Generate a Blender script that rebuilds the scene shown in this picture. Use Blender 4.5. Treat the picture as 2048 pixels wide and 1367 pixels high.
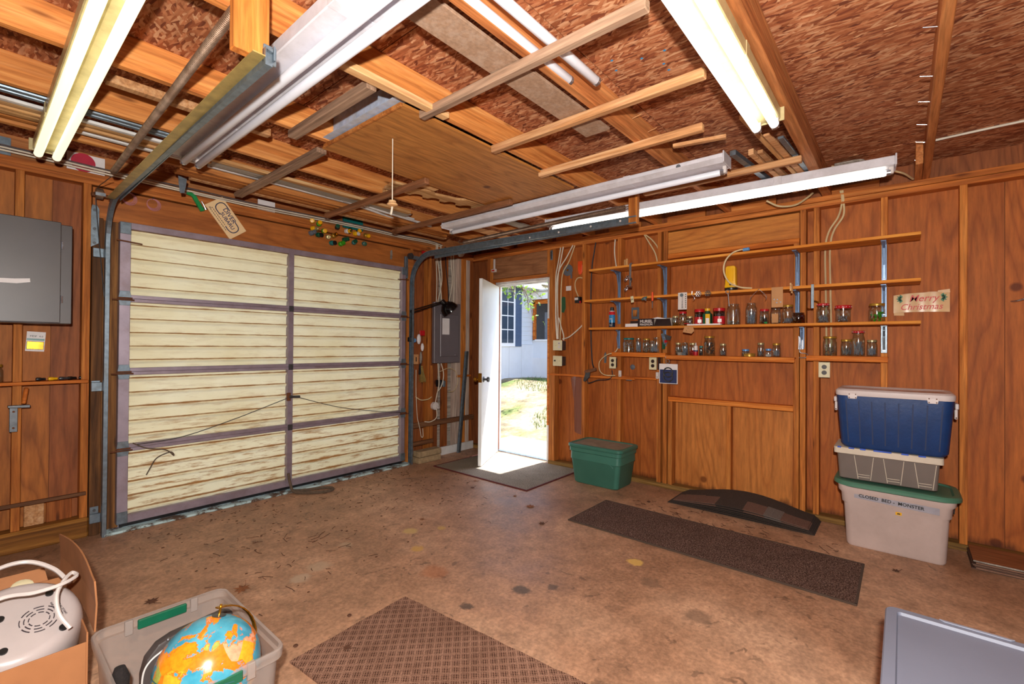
import bpy, bmesh, math, random
from mathutils import Vector, Matrix
random.seed(7)
for _o in list(bpy.data.objects): bpy.data.objects.remove(_o)
SC = bpy.context.scene; C = SC.collection
R = math.radians

# ---------------------------------------------------------------- camera
YAW, PITCH, ROLL, H = R(40.22), R(0.40), R(0.44), 1.30
_v = Vector((math.cos(YAW)*math.cos(PITCH), math.sin(YAW)*math.cos(PITCH), math.sin(PITCH)))
_r = Vector((math.sin(YAW), -math.cos(YAW), 0)); _u = _r.cross(_v)
_r, _u = _r*math.cos(ROLL)+_u*math.sin(ROLL), -_r*math.sin(ROLL)+_u*math.cos(ROLL)
cam_d = bpy.data.cameras.new('camera'); cam = bpy.data.objects.new('camera', cam_d); C.objects.link(cam)
cam_d.sensor_width = 36; cam_d.lens = 925/2048*36; cam_d.clip_start = .02; cam_d.clip_end = 300
cam.matrix_world = Matrix(((_r.x,_u.x,-_v.x,0),(_r.y,_u.y,-_v.y,0),(_r.z,_u.z,-_v.z,H),(0,0,0,1)))
SC.camera = cam

# ---------------------------------------------------------------- sky, sun, flash, exposure
W = bpy.data.worlds.new('sky'); SC.world = W; W.use_nodes = True
_nt = W.node_tree; _bg = _nt.nodes['Background']
_sky = _nt.nodes.new('ShaderNodeTexSky'); _sky.sky_type = 'NISHITA'; _sky.sun_disc = False
_sky.sun_elevation = R(67.5); _sky.sun_rotation = R(94); _sky.altitude = 50; _sky.dust_density = 1.6
_nt.links.new(_sky.outputs[0], _bg.inputs[0]); _bg.inputs[1].default_value = 0.70
SUN_DIR = Vector((-.82, .05, -2.03)).normalized()
_l = bpy.data.lights.new('sun', 'SUN'); _l.energy = 19.0; _l.angle = R(.53); _l.color = (1, .96, .9)
_o = bpy.data.objects.new('sun', _l); C.objects.link(_o); _o.rotation_euler = SUN_DIR.to_track_quat('-Z', 'Y').to_euler()
# the photographer's flash on top of the camera (its hard shadows lie on the roof deck and behind the shelves)
_l = bpy.data.lights.new('camera_flash', 'SPOT'); _l.energy = 430; _l.shadow_soft_size = .03; _l.spot_size = R(160); _l.spot_blend = .55; _l.color = (1, .95, .88)
_o = bpy.data.objects.new('camera_flash', _l); C.objects.link(_o); _o.location = (-.10, -.06, 1.52); _o.rotation_euler = Vector((_v.x,_v.y,.06)).to_track_quat('-Z', 'Y').to_euler()
SC.view_settings.view_transform = 'Standard'; SC.view_settings.look = 'None'
SC.view_settings.exposure = 0.0; SC.view_settings.gamma = 1.0; SC.view_settings.use_curve_mapping = False

# ---------------------------------------------------------------- materials
def rgb(h, k=1.0):
    h = h.lstrip('#'); c = [int(h[i:i+2], 16)/255 for i in (0, 2, 4)]
    c = [(x/12.92 if x <= .04045 else ((x+.055)/1.055)**2.4)*k for x in c]
    return (min(c[0],1), min(c[1],1), min(c[2],1), 1)
def mnew(name):
    m = bpy.data.materials.new(name); m.use_nodes = True
    return m, m.node_tree, m.node_tree.nodes['Principled BSDF']
def nd(nt, t, ins=None, **kw):
    n = nt.nodes.new(t)
    for k, v in kw.items(): setattr(n, k, v)
    for k, v in (ins or {}).items():
        if hasattr(v, 'is_linked') or isinstance(v, bpy.types.NodeSocket): nt.links.new(v, n.inputs[k])
        else: n.inputs[k].default_value = v
    return n
def ramp(nt, fac, stops, interp='LINEAR'):
    n = nt.nodes.new('ShaderNodeValToRGB'); nt.links.new(fac, n.inputs[0]); cr = n.color_ramp; cr.interpolation = interp
    while len(cr.elements) < len(stops): cr.elements.new(.5)
    for e, (p, c) in zip(cr.elements, stops): e.position = p; e.color = c if len(c) == 4 else (*c, 1)
    return n.outputs[0]
def mixc(nt, f, a, b, mode='MIX'):
    n = nt.nodes.new('ShaderNodeMix'); n.data_type = 'RGBA'; n.blend_type = mode
    for i, v in ((0, f), (6, a), (7, b)):
        if isinstance(v, bpy.types.NodeSocket): nt.links.new(v, n.inputs[i])
        else: n.inputs[i].default_value = v
    return n.outputs[2]
def mth(nt, op, a, b=None, c=None, clamp=False):
    n = nt.nodes.new('ShaderNodeMath'); n.operation = op; n.use_clamp = clamp
    for i, v in enumerate((a, b, c)):
        if v is None: continue
        if isinstance(v, bpy.types.NodeSocket): nt.links.new(v, n.inputs[i])
        else: n.inputs[i].default_value = v
    return n.outputs[0]
def coords(nt, scale=(1,1,1), rot=(0,0,0), rnd=0.0):
    tc = nt.nodes.new('ShaderNodeTexCoord'); s = tc.outputs['Object']
    if rnd:
        oi = nt.nodes.new('ShaderNodeObjectInfo'); m = mth(nt, 'MULTIPLY', oi.outputs['Random'], rnd)
        cx = nd(nt, 'ShaderNodeCombineXYZ', {0: m, 1: m, 2: m})
        s = nd(nt, 'ShaderNodeVectorMath', {0: s, 1: cx.outputs[0]}, operation='ADD').outputs[0]
    return nd(nt, 'ShaderNodeMapping', {0: s, 'Rotation': rot, 'Scale': scale}).outputs[0]
def noise(nt, v, scale, detail=4, rough=.55, dist=0):
    return nd(nt, 'ShaderNodeTexNoise', {'Vector': v, 'Scale': scale, 'Detail': detail, 'Roughness': rough, 'Distortion': dist}).outputs[0]
def bumpto(nt, b, h, s, d=.01):
    n = nd(nt, 'ShaderNodeBump', {'Height': h, 'Strength': s, 'Distance': d}); nt.links.new(n.outputs[0], b.inputs['Normal'])
def pm(name, hexc, rough=.5, metal=0, var=.12, scale=14, bump=0, dirt=None, damt=.5, spec=.5):
    m, nt, b = mnew(name); v = coords(nt, rnd=11)
    f = noise(nt, v, scale, 4); c = rgb(hexc)
    col = ramp(nt, f, [(.3, tuple(x*(1-var) for x in c[:3])), (.7, tuple(min(1, x*(1+var)) for x in c[:3]))])
    if dirt:
        f2 = ramp(nt, noise(nt, v, scale*.35, 8, .7), [(.5-.12*damt, (0,0,0)), (.62, (damt,)*3)])
        col = mixc(nt, f2, col, rgb(dirt))
    nt.links.new(col, b.inputs['Base Color']); b.inputs['Roughness'].default_value = rough; b.inputs['Metallic'].default_value = metal
    b.inputs['Specular IOR Level'].default_value = spec
    if bump: bumpto(nt, b, noise(nt, v, scale*3, 5), bump)
    return m
def wood(name, dark, mid, light, axis='z', sc=1.0, rough=.7, var=.36, knots=True, spec=.25):
    m, nt, b = mnew(name); a = .9*sc; k = 17*sc
    scl = {'x': (a,k,k), 'y': (k,a,k), 'z': (k,k,a)}[axis]
    v = coords(nt, scl, rnd=41)
    n1 = noise(nt, v, 1.0, 6, .62, 1.1); n2 = noise(nt, v, 4.5, 3, .6)
    col = ramp(nt, n1, [(.30, rgb(dark)), (.5, rgb(mid)), (.72, rgb(light))])
    col = mixc(nt, .22, col, ramp(nt, n2, [(.35, (0,0,0)), (.65, (1,1,1))]), 'OVERLAY')
    if knots:
        ks = {'x': (2.2,9,9), 'y': (9,2.2,9), 'z': (9,9,2.2)}[axis]
        vo = nd(nt, 'ShaderNodeTexVoronoi', {'Vector': coords(nt, ks, rnd=23), 'Scale': 1.0}).outputs['Distance']
        col = mixc(nt, ramp(nt, vo, [(.05, (.85,)*3), (.13, (0,0,0))]), col, rgb(dark, .45))
    oi = nt.nodes.new('ShaderNodeObjectInfo')
    val = mth(nt, 'MULTIPLY_ADD', oi.outputs['Random'], var, 1-var/2)
    hs = nd(nt, 'ShaderNodeHueSaturation', {'Value': val, 'Color': col})
    nt.links.new(hs.outputs[0], b.inputs['Base Color']); b.inputs['Roughness'].default_value = rough
    b.inputs['Specular IOR Level'].default_value = spec
    bumpto(nt, b, n1, .25, .004); return m
def ply(name, dark, mid, light, axis='z', rough=.62, stain=0.0, sc=1.0, spec=.3):
    m, nt, b = mnew(name)
    scl = {'x': (.30,2.6,2.6), 'y': (2.6,.30,2.6), 'z': (2.6,2.6,.30)}[axis]
    v = coords(nt, tuple(s*sc for s in scl), rnd=31)
    w = mth(nt, 'FRACT', mth(nt, 'MULTIPLY', noise(nt, v, 1.05, 1.5, .5, .25), 17))
    line = ramp(nt, w, [(0, (.45,)*3), (.18, (0,0,0)), (.62, (0,0,0)), (.93, (1,)*3), (1, (.45,)*3)])
    fine = noise(nt, coords(nt, tuple(s*18 for s in scl), rnd=7), 1.0, 5, .65)
    big = noise(nt, coords(nt, rnd=5), 1.7, 3, .6)
    col = mixc(nt, big, rgb(mid), rgb(light))
    col = mixc(nt, mth(nt, 'MULTIPLY', line, .40), col, rgb(dark))
    col = mixc(nt, .28, col, ramp(nt, fine, [(.3, (.05,)*3), (.7, (.95,)*3)]), 'OVERLAY')
    kn = nd(nt, 'ShaderNodeTexVoronoi', {'Vector': coords(nt, (2.1,2.1,2.1), rnd=17), 'Scale': 1.0}).outputs['Distance']
    col = mixc(nt, ramp(nt, kn, [(.045, (.8,)*3), (.075, (0,0,0))]), col, rgb(dark, .6))
    if stain:   # water stain wicking up from the sill
        z = nd(nt, 'ShaderNodeSeparateXYZ', {0: coords(nt)}).outputs[2]
        n3 = noise(nt, coords(nt, (1,7,1), rnd=3), 2.0, 6, .7)
        f = mth(nt, 'SUBTRACT', mth(nt, 'MULTIPLY', n3, stain), z)
        col = mixc(nt, ramp(nt, f, [(.0, (0,0,0)), (.05, (.75,)*3)]), col, rgb('3a1607'))
    oi = nt.nodes.new('ShaderNodeObjectInfo')
    hs = nd(nt, 'ShaderNodeHueSaturation', {'Value': mth(nt, 'MULTIPLY_ADD', oi.outputs['Random'], .16, .92), 'Color': col})
    nt.links.new(hs.outputs[0], b.inputs['Base Color']); b.inputs['Roughness'].default_value = rough
    b.inputs['Specular IOR Level'].default_value = spec
    bumpto(nt, b, fine, .12, .003); return m
def osb(name, cols, along='y'):
    m, nt, b = mnew(name); outs = []; edges = []
    for i, (ang, s) in enumerate(((.12, 1.0), (-.42, .85), (.62, 1.15), (-.08, 1.3))):
        sc = (78*s, 17*s, 1) if along == 'y' else (17*s, 78*s, 1)
        mp = coords(nt, (1,1,1), (0, 0, ang+.0), rnd=13+i)
        mp = nd(nt, 'ShaderNodeMapping', {0: mp, 'Scale': sc}).outputs[0]
        vo = nd(nt, 'ShaderNodeTexVoronoi', {'Vector': mp, 'Scale': 1.0, 'Randomness': 1.0}, voronoi_dimensions='2D')
        sep = nd(nt, 'ShaderNodeSeparateColor', {0: vo.outputs['Color']})
        outs.append((sep.outputs[0], sep.outputs[1])); edges.append(vo.outputs['Distance'])
    fac, h = outs[0][0], edges[0]
    for i in (1, 2, 3):
        sel = mth(nt, 'GREATER_THAN', outs[i][1], .52)
        mx = nt.nodes.new('ShaderNodeMix'); nt.links.new(sel, mx.inputs[0]); nt.links.new(fac, mx.inputs[2]); nt.links.new(outs[i][0], mx.inputs[3]); fac = mx.outputs[0]
        mx = nt.nodes.new('ShaderNodeMix'); nt.links.new(sel, mx.inputs[0]); nt.links.new(h, mx.inputs[2]); nt.links.new(edges[i], mx.inputs[3]); h = mx.outputs[0]
    col = ramp(nt, fac, [(i/(len(cols)-1), rgb(c)) for i, c in enumerate(cols)])
    g = noise(nt, nd(nt, 'ShaderNodeMapping', {0: coords(nt), 'Scale': (70,9,1) if along == 'y' else (9,70,1)}).outputs[0], 1, 3)
    col = mixc(nt, .3, col, ramp(nt, g, [(.3, (.1,)*3), (.7, (.9,)*3)]), 'OVERLAY')
    col = mixc(nt, ramp(nt, h, [(.6, (0,0,0)), (1.0, (.22,)*3)]), col, rgb(cols[0], .45))
    nt.links.new(col, b.inputs['Base Color']); b.inputs['Roughness'].default_value = .75; b.inputs['Specular IOR Level'].default_value = .2
    bumpto(nt, b, fac, .25, .004); return m
def emit(name, hexc, s):
    m, nt, b = mnew(name); b.inputs['Base Color'].default_value = rgb(hexc)
    b.inputs['Emission Color'].default_value = rgb(hexc); b.inputs['Emission Strength'].default_value = s
    b.inputs['Roughness'].default_value = .3; return m
def glass(name, tint='eef4f2', refl=.22, rough=.12):
    m = bpy.data.materials.new(name); m.use_nodes = True; nt = m.node_tree; nt.nodes.clear()
    out = nt.nodes.new('ShaderNodeOutputMaterial')
    t = nd(nt, 'ShaderNodeBsdfTransparent', {0: rgb(tint)}); g = nd(nt, 'ShaderNodeBsdfGlossy', {0: (1,1,1,1), 'Roughness': rough})
    fr = nd(nt, 'ShaderNodeLayerWeight', {0: .35})
    f = mth(nt, 'MULTIPLY_ADD', fr.outputs['Facing'], .45, refl*.3)
    mx = nd(nt, 'ShaderNodeMixShader', {0: f, 1: t.outputs[0], 2: g.outputs[0]}); nt.links.new(mx.outputs[0], out.inputs[0]); return m
def frosted(name, hexc, clear=.45, rough=.35):
    m = bpy.data.materials.new(name); m.use_nodes = True; nt = m.node_tree; nt.nodes.clear()
    out = nt.nodes.new('ShaderNodeOutputMaterial'); v = coords(nt)
    t = nd(nt, 'ShaderNodeBsdfTransparent', {0: (.93,.93,.93,1)})
    d = nd(nt, 'ShaderNodeBsdfPrincipled', {'Roughness': rough})
    nt.links.new(ramp(nt, noise(nt, v, 9, 4), [(.3, rgb(hexc, .9)), (.7, rgb(hexc))]), d.inputs['Base Color'])
    tl = nd(nt, 'ShaderNodeBsdfTranslucent', {0: rgb(hexc)})
    a = nd(nt, 'ShaderNodeMixShader', {0: .35, 1: d.outputs[0], 2: tl.outputs[0]})
    mx = nd(nt, 'ShaderNodeMixShader', {0: clear, 1: a.outputs[0], 2: t.outputs[0]}); nt.links.new(mx.outputs[0], out.inputs[0]); return m

M = {}
M['stud'] = wood('stud_wood', '884418', 'b46a2c', 'cc8642', 'z')
M['stud_pale'] = wood('stud_wood_weathered', '8c7468', 'b09a8c', 'c9b8a8', 'z', knots=False)
M['stud_dark'] = wood('stud_wood_old', '5a2a14', '87481f', 'a3602e', 'z')
M['treated'] = wood('treated_wood', '3d2412', '6b4423', '9a6a38', 'z', sc=.7)
M['plate_y'] = wood('plate_wood_y', '86421c', 'b0642a', 'c67e40', 'y')
M['plate_x'] = wood('plate_wood_x', '7c3e1a', 'a65e28', 'be783e', 'x')
M['sill_y'] = wood('sill_wood_y', '5c3f22', '86622f', 'a98450', 'y', knots=False)
M['sill_x'] = wood('sill_wood_x', '5b3310', '8c5a22', 'b27c38', 'x')
M['joist'] = wood('joist_wood', 'a65c28', 'c67e40', 'd8985a', 'x', spec=.3)
M['joist_rust'] = wood('joist_wood_reddish', '8c4c26', 'ae6c3c', 'c48854', 'x')
M['lath'] = wood('lath_wood_grey', '6b5344', '947660', 'b1937a', 'y', knots=False)
M['lath_tan'] = wood('lath_wood_tan', 'a0683c', 'c48f60', 'd8ab80', 'y', knots=False)
M['lath_brown'] = wood('lath_wood_brown', '5d3a22', '85573a', 'a06f4c', 'y', knots=False)
M['shelf'] = wood('shelf_pine', 'a4581a', 'cf7f2c', 'e09a48', 'y', knots=False, var=.12)
M['ledge'] = wood('ledge_pine', '9a4a16', 'c46a22', 'd98a40', 'y', var=.12)
M['ledge_x'] = wood('ledge_pine_x', '8a4216', 'b4601e', 'c87a38', 'x', var=.12)
M['brace_x'] = wood('brace_wood_x', '4e2f1c', '704a30', '8b6244', 'x', knots=False)
M['trim_x'] = wood('trim_wood_tan_x', 'a8743f', 'cb9a66', 'e0bd90', 'x', knots=False)
M['trim_x2'] = wood('trim_wood_orange_x', '8a4a1c', 'b06a30', 'c98648', 'x', knots=False)
M['grey_x'] = wood('board_grey_x', '6f655c', '938a80', 'aaa298', 'x', knots=False)
M['ply_r'] = ply('plywood_red_brown', '6c2a0c', 'a0521e', 'b8692e', 'z', stain=.17)
M['ply_o'] = ply('plywood_orange', '84400f', 'b46a2c', 'c67f3e', 'z', stain=.17)
M['ply_h'] = ply('plywood_header', '8a4010', 'bc6c28', 'd08a40', 'y')
M['ply_d'] = ply('plywood_dark', '501f0c', '7e4220', '94562e', 'z')
M['ply_door'] = ply('plywood_door_header', '5c321c', '8d5a38', 'a0704c', 'y')
M['ply_hx'] = ply('plywood_beam_x', '6e3412', 'a25a24', 'b87036', 'x')
M['ply_c'] = ply('plywood_sheet_ceiling', '6e3512', 'a5662c', 'bd8140', 'x', sc=1.6)
M['particle'] = pm('fibreboard_grey_brown', '9c7b62', .8, var=.2, scale=60, bump=.05, dirt='c9b5a4', damt=.25)
M['osb'] = osb('strand_board_roof', ['6e3826', '945434', 'a86744', 'b67852', 'cc9a74'])
M['white_metal'] = pm('white_enamel', 'd8d5dc', .35, var=.05, dirt='8d8078', damt=.25)
M['white_metal2'] = pm('white_enamel_yellowed', 'c9b98a', .35, var=.1, dirt='7d6a3a', damt=.3)
M['tube_lit'] = emit('fluorescent_tube_lit', 'fffdf0', 4.0)
M['tube_warm'] = emit('fluorescent_tube_warm', 'f8f4cc', 1.25)
M['tube_off'] = pm('fluorescent_tube_unlit', 'e6e8f2', .22, var=.03)
M['ply_l'] = ply('plywood_weathered_plank', '5c260c', '99551f', 'ae6a30', 'z')
M['appliance'] = pm('appliance_white_plastic', 'b4a8a6', .3, var=.04)
M['galv'] = pm('galvanised_steel', '74828e', .4, .6, var=.25, scale=30, dirt='6a5c44', damt=.25)
M['galv_yellow'] = pm('galvanised_steel_yellow', 'b29a5c', .4, .55, var=.25, scale=16)
M['sheet_steel'] = pm('galvanised_sheet', 'aebcd4', .5, .1, var=.2, scale=24, dirt='c5b48a', damt=.3)
M['rusty'] = pm('rusty_spring_steel', '8a7260', .45, .6, var=.3, scale=20, dirt='5b3a22', damt=.5)
M['alu'] = pm('door_frame_aluminium', '9c8f9c', .42, .45, var=.14, scale=9, dirt='6a4a36', damt=.3)
M['rust'] = pm('rusty_iron', '6a3d22', .7, .3, var=.3, scale=30)
M['steel'] = pm('dark_steel', '5a5c60', .4, .8, var=.25, scale=30)
M['chrome'] = pm('zinc_plate', 'b9bcc4', .25, .9, var=.15, scale=30)
M['brass'] = pm('brass', 'c08a2c', .25, .9, var=.2, scale=30)
M['bracket'] = pm('bracket_blue_grey_enamel', '6d86a8', .35, .35, var=.12, scale=20)
M['white_paint'] = pm('white_door_paint', 'e9ecee', .45, var=.04, scale=5)
M['white_trim'] = pm('white_trim_paint', 'd5d3d2', .55, var=.1, scale=8, dirt='8a6f58', damt=.35)
M['white_pl'] = pm('white_plastic', 'd2c8c4', .35, var=.05)
M['ivory'] = pm('ivory_plastic', 'd6cba6', .4, var=.05)
M['black'] = pm('black_plastic', '17171a', .35, var=.2)
M['black_gloss'] = pm('black_enamel', '100f10', .12, var=.2)
M['brown_black'] = pm('dark_brown_bakelite', '2b1d1c', .35, var=.2)
M['cable'] = pm('white_cable', 'd6cbb8', .5, var=.12, scale=8)
M['cable_tan'] = pm('cream_cable', 'cdb58a', .5, var=.12, scale=8)
M['cable_black'] = pm('black_cable', '1d1f26', .5, var=.2)
M['grey_panel'] = pm('grey_panel_enamel', '6d6468', .38, .1, var=.06, scale=4)
M['grey_cab'] = pm('grey_painted_cabinet', '40383a', .4, .05, var=.16, scale=5, dirt='463a34', damt=.4)
M['paper'] = pm('white_paper', 'e2dcdc', .7, var=.05)
M['kraft'] = pm('kraft_card', 'b98556', .75, var=.08)
M['cardb'] = pm('cardboard', 'a86f45', .8, var=.1, scale=9)
M['cream_card'] = pm('cream_plate', 'ecca9a', .45, var=.04)
M['navy'] = pm('navy_ink', '26315c', .5, var=.05)
M['ink'] = pm('black_ink', '1c1a1a', .6, var=.05)
M['ink_grey'] = pm('grey_ink', '3a3036', .6, var=.05)
M['red'] = pm('red_plastic', 'b3121c', .35, var=.08)
M['red_paint'] = pm('crimson_paint', 'b31a38', .45, var=.08)
M['red_ink'] = pm('red_ink', 'c62a22', .5, var=.05)
M['green_ink'] = pm('green_ink', '1f6b42', .5, var=.1)
M['green_pl'] = pm('green_plastic', '1f8a4a', .35, var=.1)
M['green_dk'] = pm('dark_green_plastic', '0f4a32', .35, var=.15)
M['lime'] = pm('lime_green', '3f9a1e', .4, var=.2)
M['yellow'] = pm('yellow_plastic', 'e6ac10', .35, var=.06)
M['gold_lid'] = pm('gold_lid', 'b68a34', .35, .55, var=.12)
M['pale_lid'] = pm('pale_brass_lid', 'b9a87a', .3, .6, var=.12)
M['teal'] = pm('teal_plastic', '146a68', .35, var=.1)
M['blue_lid'] = pm('blue_lid', '5d8fc4', .35, .2, var=.08)
M['pink'] = pm('pink_wire', 'c98a90', .4, .2, var=.1)
M['orange'] = pm('orange_cord', 'e04c12', .5, var=.1)
M['grey_disc'] = pm('grey_abrasive', '5f636c', .6, var=.15, scale=60)
M['jar'] = glass('jar_glass'); M['jar_amber'] = glass('amber_glass', 'b98f68', .14)
M['win_glass'] = pm('dark_window_glass', '3e4a58', .08, var=.1, scale=2)
M['nails'] = pm('steel_nails', 'a4a9b8', .35, .7, var=.35, scale=90)
M['screws_dark'] = pm('dark_screws', '5a524e', .45, .5, var=.5, scale=120)
M['hardware'] = pm('mixed_hardware', '8e8074', .45, .4, var=.55, scale=110)
M['rope'] = pm('rope_fibre', '5a4a3c', .9, var=.3, scale=60)
# ---------------------------------------------------------------- mesh helpers
ORG = {}
def org(o): return ORG.get(o.name, Vector((0,0,0))) if o else Vector((0,0,0))
def T(o, label=None, cat=None, group=None, kind=None):
    for k, v in (('label', label), ('category', cat), ('group', group), ('kind', kind)):
        if v: o[k] = v
    return o
def E(name, loc=(0,0,0), label=None, cat=None, group=None, kind=None):
    o = bpy.data.objects.new(name, None); C.objects.link(o); o.location = loc; o.empty_display_size = .05
    ORG[o.name] = Vector(loc); return T(o, label, cat, group, kind)
def link(name, me, parent=None, loc=None):
    o = bpy.data.objects.new(name, me); C.objects.link(o)
    if parent: o.parent = parent
    ORG[o.name] = Vector(loc) if loc is not None else org(parent); return o
def dup(root, loc=None, rz=None, label=None, parent=None):
    r = root.copy(); C.objects.link(r)
    if parent: r.parent = parent
    if loc is not None: r.location = loc
    if rz is not None: r.rotation_euler.z = rz
    if label: r['label'] = label
    for ch in list(root.children): dup(ch, parent=r)
    return r
def sm(pts, k=5):      # Catmull-Rom smoothing of a polyline
    p = [Vector(q) for q in pts]; p = [p[0]*2-p[1]] + p + [p[-1]*2-p[-2]]; out = []
    for i in range(1, len(p)-2):
        a, b, c, d = p[i-1:i+3]
        for j in range(k):
            t = j/k; out.append(.5*((2*b)+(c-a)*t+(2*a-5*b+4*c-d)*t*t+(3*b-a-3*c+d)*t**3))
    out.append(p[-2]); return out
class MB:
    def __init__(s): s.v = []; s.f = []; s.mi = []
    def add(s, vs, fs, mi=0):
        n = len(s.v); s.v += [Vector(q) for q in vs]; s.f += [tuple(i+n for i in f) for f in fs]; s.mi += [mi]*len(fs); return s
    def box(s, x0, x1, y0, y1, z0, z1, mi=0):
        x0, x1 = sorted((x0, x1)); y0, y1 = sorted((y0, y1)); z0, z1 = sorted((z0, z1))
        return s.add([(x0,y0,z0),(x1,y0,z0),(x1,y1,z0),(x0,y1,z0),(x0,y0,z1),(x1,y0,z1),(x1,y1,z1),(x0,y1,z1)],
                     [(0,3,2,1),(4,5,6,7),(0,1,5,4),(1,2,6,5),(2,3,7,6),(3,0,4,7)], mi)
    def obox(s, c, size, ex, ey, ez=None, mi=0):
        c = Vector(c); ex = Vector(ex).normalized(); ey = Vector(ey); ey = (ey-ex*ex.dot(ey)).normalized(); ez = ex.cross(ey)
        h = [q/2 for q in size]; sg = [(-1,-1,-1),(1,-1,-1),(1,1,-1),(-1,1,-1),(-1,-1,1),(1,-1,1),(1,1,1),(-1,1,1)]
        return s.add([c+ex*(a*h[0])+ey*(b*h[1])+ez*(d*h[2]) for a, b, d in sg],
                     [(0,3,2,1),(4,5,6,7),(0,1,5,4),(1,2,6,5),(2,3,7,6),(3,0,4,7)], mi)
    def cyl(s, p0, p1, r0, r1=None, n=12, caps=True, mi=0):
        p0, p1 = Vector(p0), Vector(p1); r1 = r0 if r1 is None else r1; d = (p1-p0).normalized()
        a = d.orthogonal().normalized(); b = d.cross(a)
        vs = [p+(a*math.cos(t)+b*math.sin(t))*r for p, r in ((p0, r0), (p1, r1)) for t in [2*math.pi*i/n for i in range(n)]]
        fs = [(i, (i+1) % n, n+(i+1) % n, n+i) for i in range(n)]
        if caps: fs += [tuple(range(n-1, -1, -1)), tuple(range(n, 2*n))]
        return s.add(vs, fs, mi)
    def tube(s, pts, r, n=7, closed=False, mi=0):
        p = [Vector(q) for q in pts]; vs = []; fs = []; m = len(p); up = None
        for i in range(m):
            d = (p[(i+1) % m]-p[i-1]) if closed else (p[min(i+1, m-1)]-p[max(i-1, 0)])
            d = d.normalized() if d.length > 1e-9 else Vector((0,0,1))
            a = d.orthogonal().normalized() if up is None else (up-d*up.dot(d)).normalized()
            up = a; b = d.cross(a)
            vs += [p[i]+(a*math.cos(2*math.pi*j/n)+b*math.sin(2*math.pi*j/n))*r for j in range(n)]
        for i in range(m if closed else m-1):
            k = (i+1) % m
            fs += [(i*n+j, i*n+(j+1) % n, k*n+(j+1) % n, k*n+j) for j in range(n)]
        if not closed: fs += [tuple(range(n-1, -1, -1)), tuple(range((m-1)*n, m*n))]
        return s.add(vs, fs, mi)
    def lathe(s, prof, c=(0,0,0), n=18, ax=None, mi=0):
        c = Vector(c); ez = Vector(ax or (0,0,1)).normalized(); ex = ez.orthogonal().normalized(); ey = ez.cross(ex); m = len(prof)
        vs = [c+ez*z+(ex*math.cos(2*math.pi*i/n)+ey*math.sin(2*math.pi*i/n))*r for r, z in prof for i in range(n)]
        fs = [(k*n+i, k*n+(i+1) % n, (k+1)*n+(i+1) % n, (k+1)*n+i) for k in range(m-1) for i in range(n)]
        if prof[0][0] > 1e-6: fs.append(tuple(range(n-1, -1, -1)))
        if prof[-1][0] > 1e-6: fs.append(tuple(range((m-1)*n, m*n)))
        return s.add(vs, fs, mi)
    def prism(s, poly, o, ex, ey, h, mi=0):
        o, ex, ey = Vector(o), Vector(ex), Vector(ey); ez = ex.cross(ey).normalized(); n = len(poly)
        vs = [o+ex*a+ey*b for a, b in poly] + [o+ex*a+ey*b+ez*h for a, b in poly]
        fs = [tuple(range(n-1, -1, -1)), tuple(range(n, 2*n))] + [(i, (i+1) % n, n+(i+1) % n, n+i) for i in range(n)]
        return s.add(vs, fs, mi)
    def sph(s, c, r, n=14, sc=(1,1,1), mi=0):
        c = Vector(c); m = n//2; vs = []; fs = []
        for k in range(m+1):
            t = math.pi*k/m
            vs += [c+Vector((math.sin(t)*math.cos(2*math.pi*i/n)*r*sc[0], math.sin(t)*math.sin(2*math.pi*i/n)*r*sc[1], math.cos(t)*r*sc[2])) for i in range(n)]
        for k in range(m): fs += [(k*n+i, (k+1)*n+i, (k+1)*n+(i+1) % n, k*n+(i+1) % n) for i in range(n)]
        return s.add(vs, fs, mi)
    def o(s, name, mat, parent=None, smooth=False, bev=0, seg=1, label=None, cat=None, group=None, kind=None):
        if parent is None:
            xs = [q.x for q in s.v]; ys = [q.y for q in s.v]; zs = [q.z for q in s.v]
            og = Vector(((min(xs)+max(xs))/2, (min(ys)+max(ys))/2, min(zs)))
        else: og = org(parent)
        me = bpy.data.meshes.new(name); me.from_pydata([q-og for q in s.v], [], s.f)
        mats = mat if isinstance(mat, (list, tuple)) else [mat]
        for m_ in mats: me.materials.append(M[m_] if isinstance(m_, str) else m_)
        if len(mats) > 1: me.polygons.foreach_set('material_index', s.mi)
        bm = bmesh.new(); bm.from_mesh(me)
        bmesh.ops.remove_doubles(bm, verts=bm.verts, dist=1e-6)
        if bev:
            es = [e for e in bm.edges if len(e.link_faces) == 2 and e.calc_face_angle(0) > .5]
            bmesh.ops.bevel(bm, geom=es, offset=bev, segments=seg, profile=.5, affect='EDGES', clamp_overlap=True)
        bmesh.ops.recalc_face_normals(bm, faces=bm.faces); bm.to_mesh(me); bm.free()
        if smooth:
            me.polygons.foreach_set('use_smooth', [True]*len(me.polygons)); me.set_sharp_from_angle(angle=R(38))
        me.update()
        ob = link(name, me, parent, og)
        if parent is None: ob.location = og
        return T(ob, label, cat, group, kind)
def bx(name, x0, x1, y0, y1, z0, z1, mat, parent=None, bev=.002, **k): return MB().box(x0,x1,y0,y1,z0,z1).o(name, mat, parent, bev=bev, **k)
def wire(name, pts, r, mat, parent=None, k=6, n=7, **kw): return MB().tube(sm(pts, k) if k else pts, r, n).o(name, mat, parent, smooth=True, **kw)
WB = (Vector((0,-1,0)), Vector((0,0,1)))     # reading directions on the right wall
WA = (Vector((1,0,0)), Vector((0,0,1)))      # reading directions on the garage door wall
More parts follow.
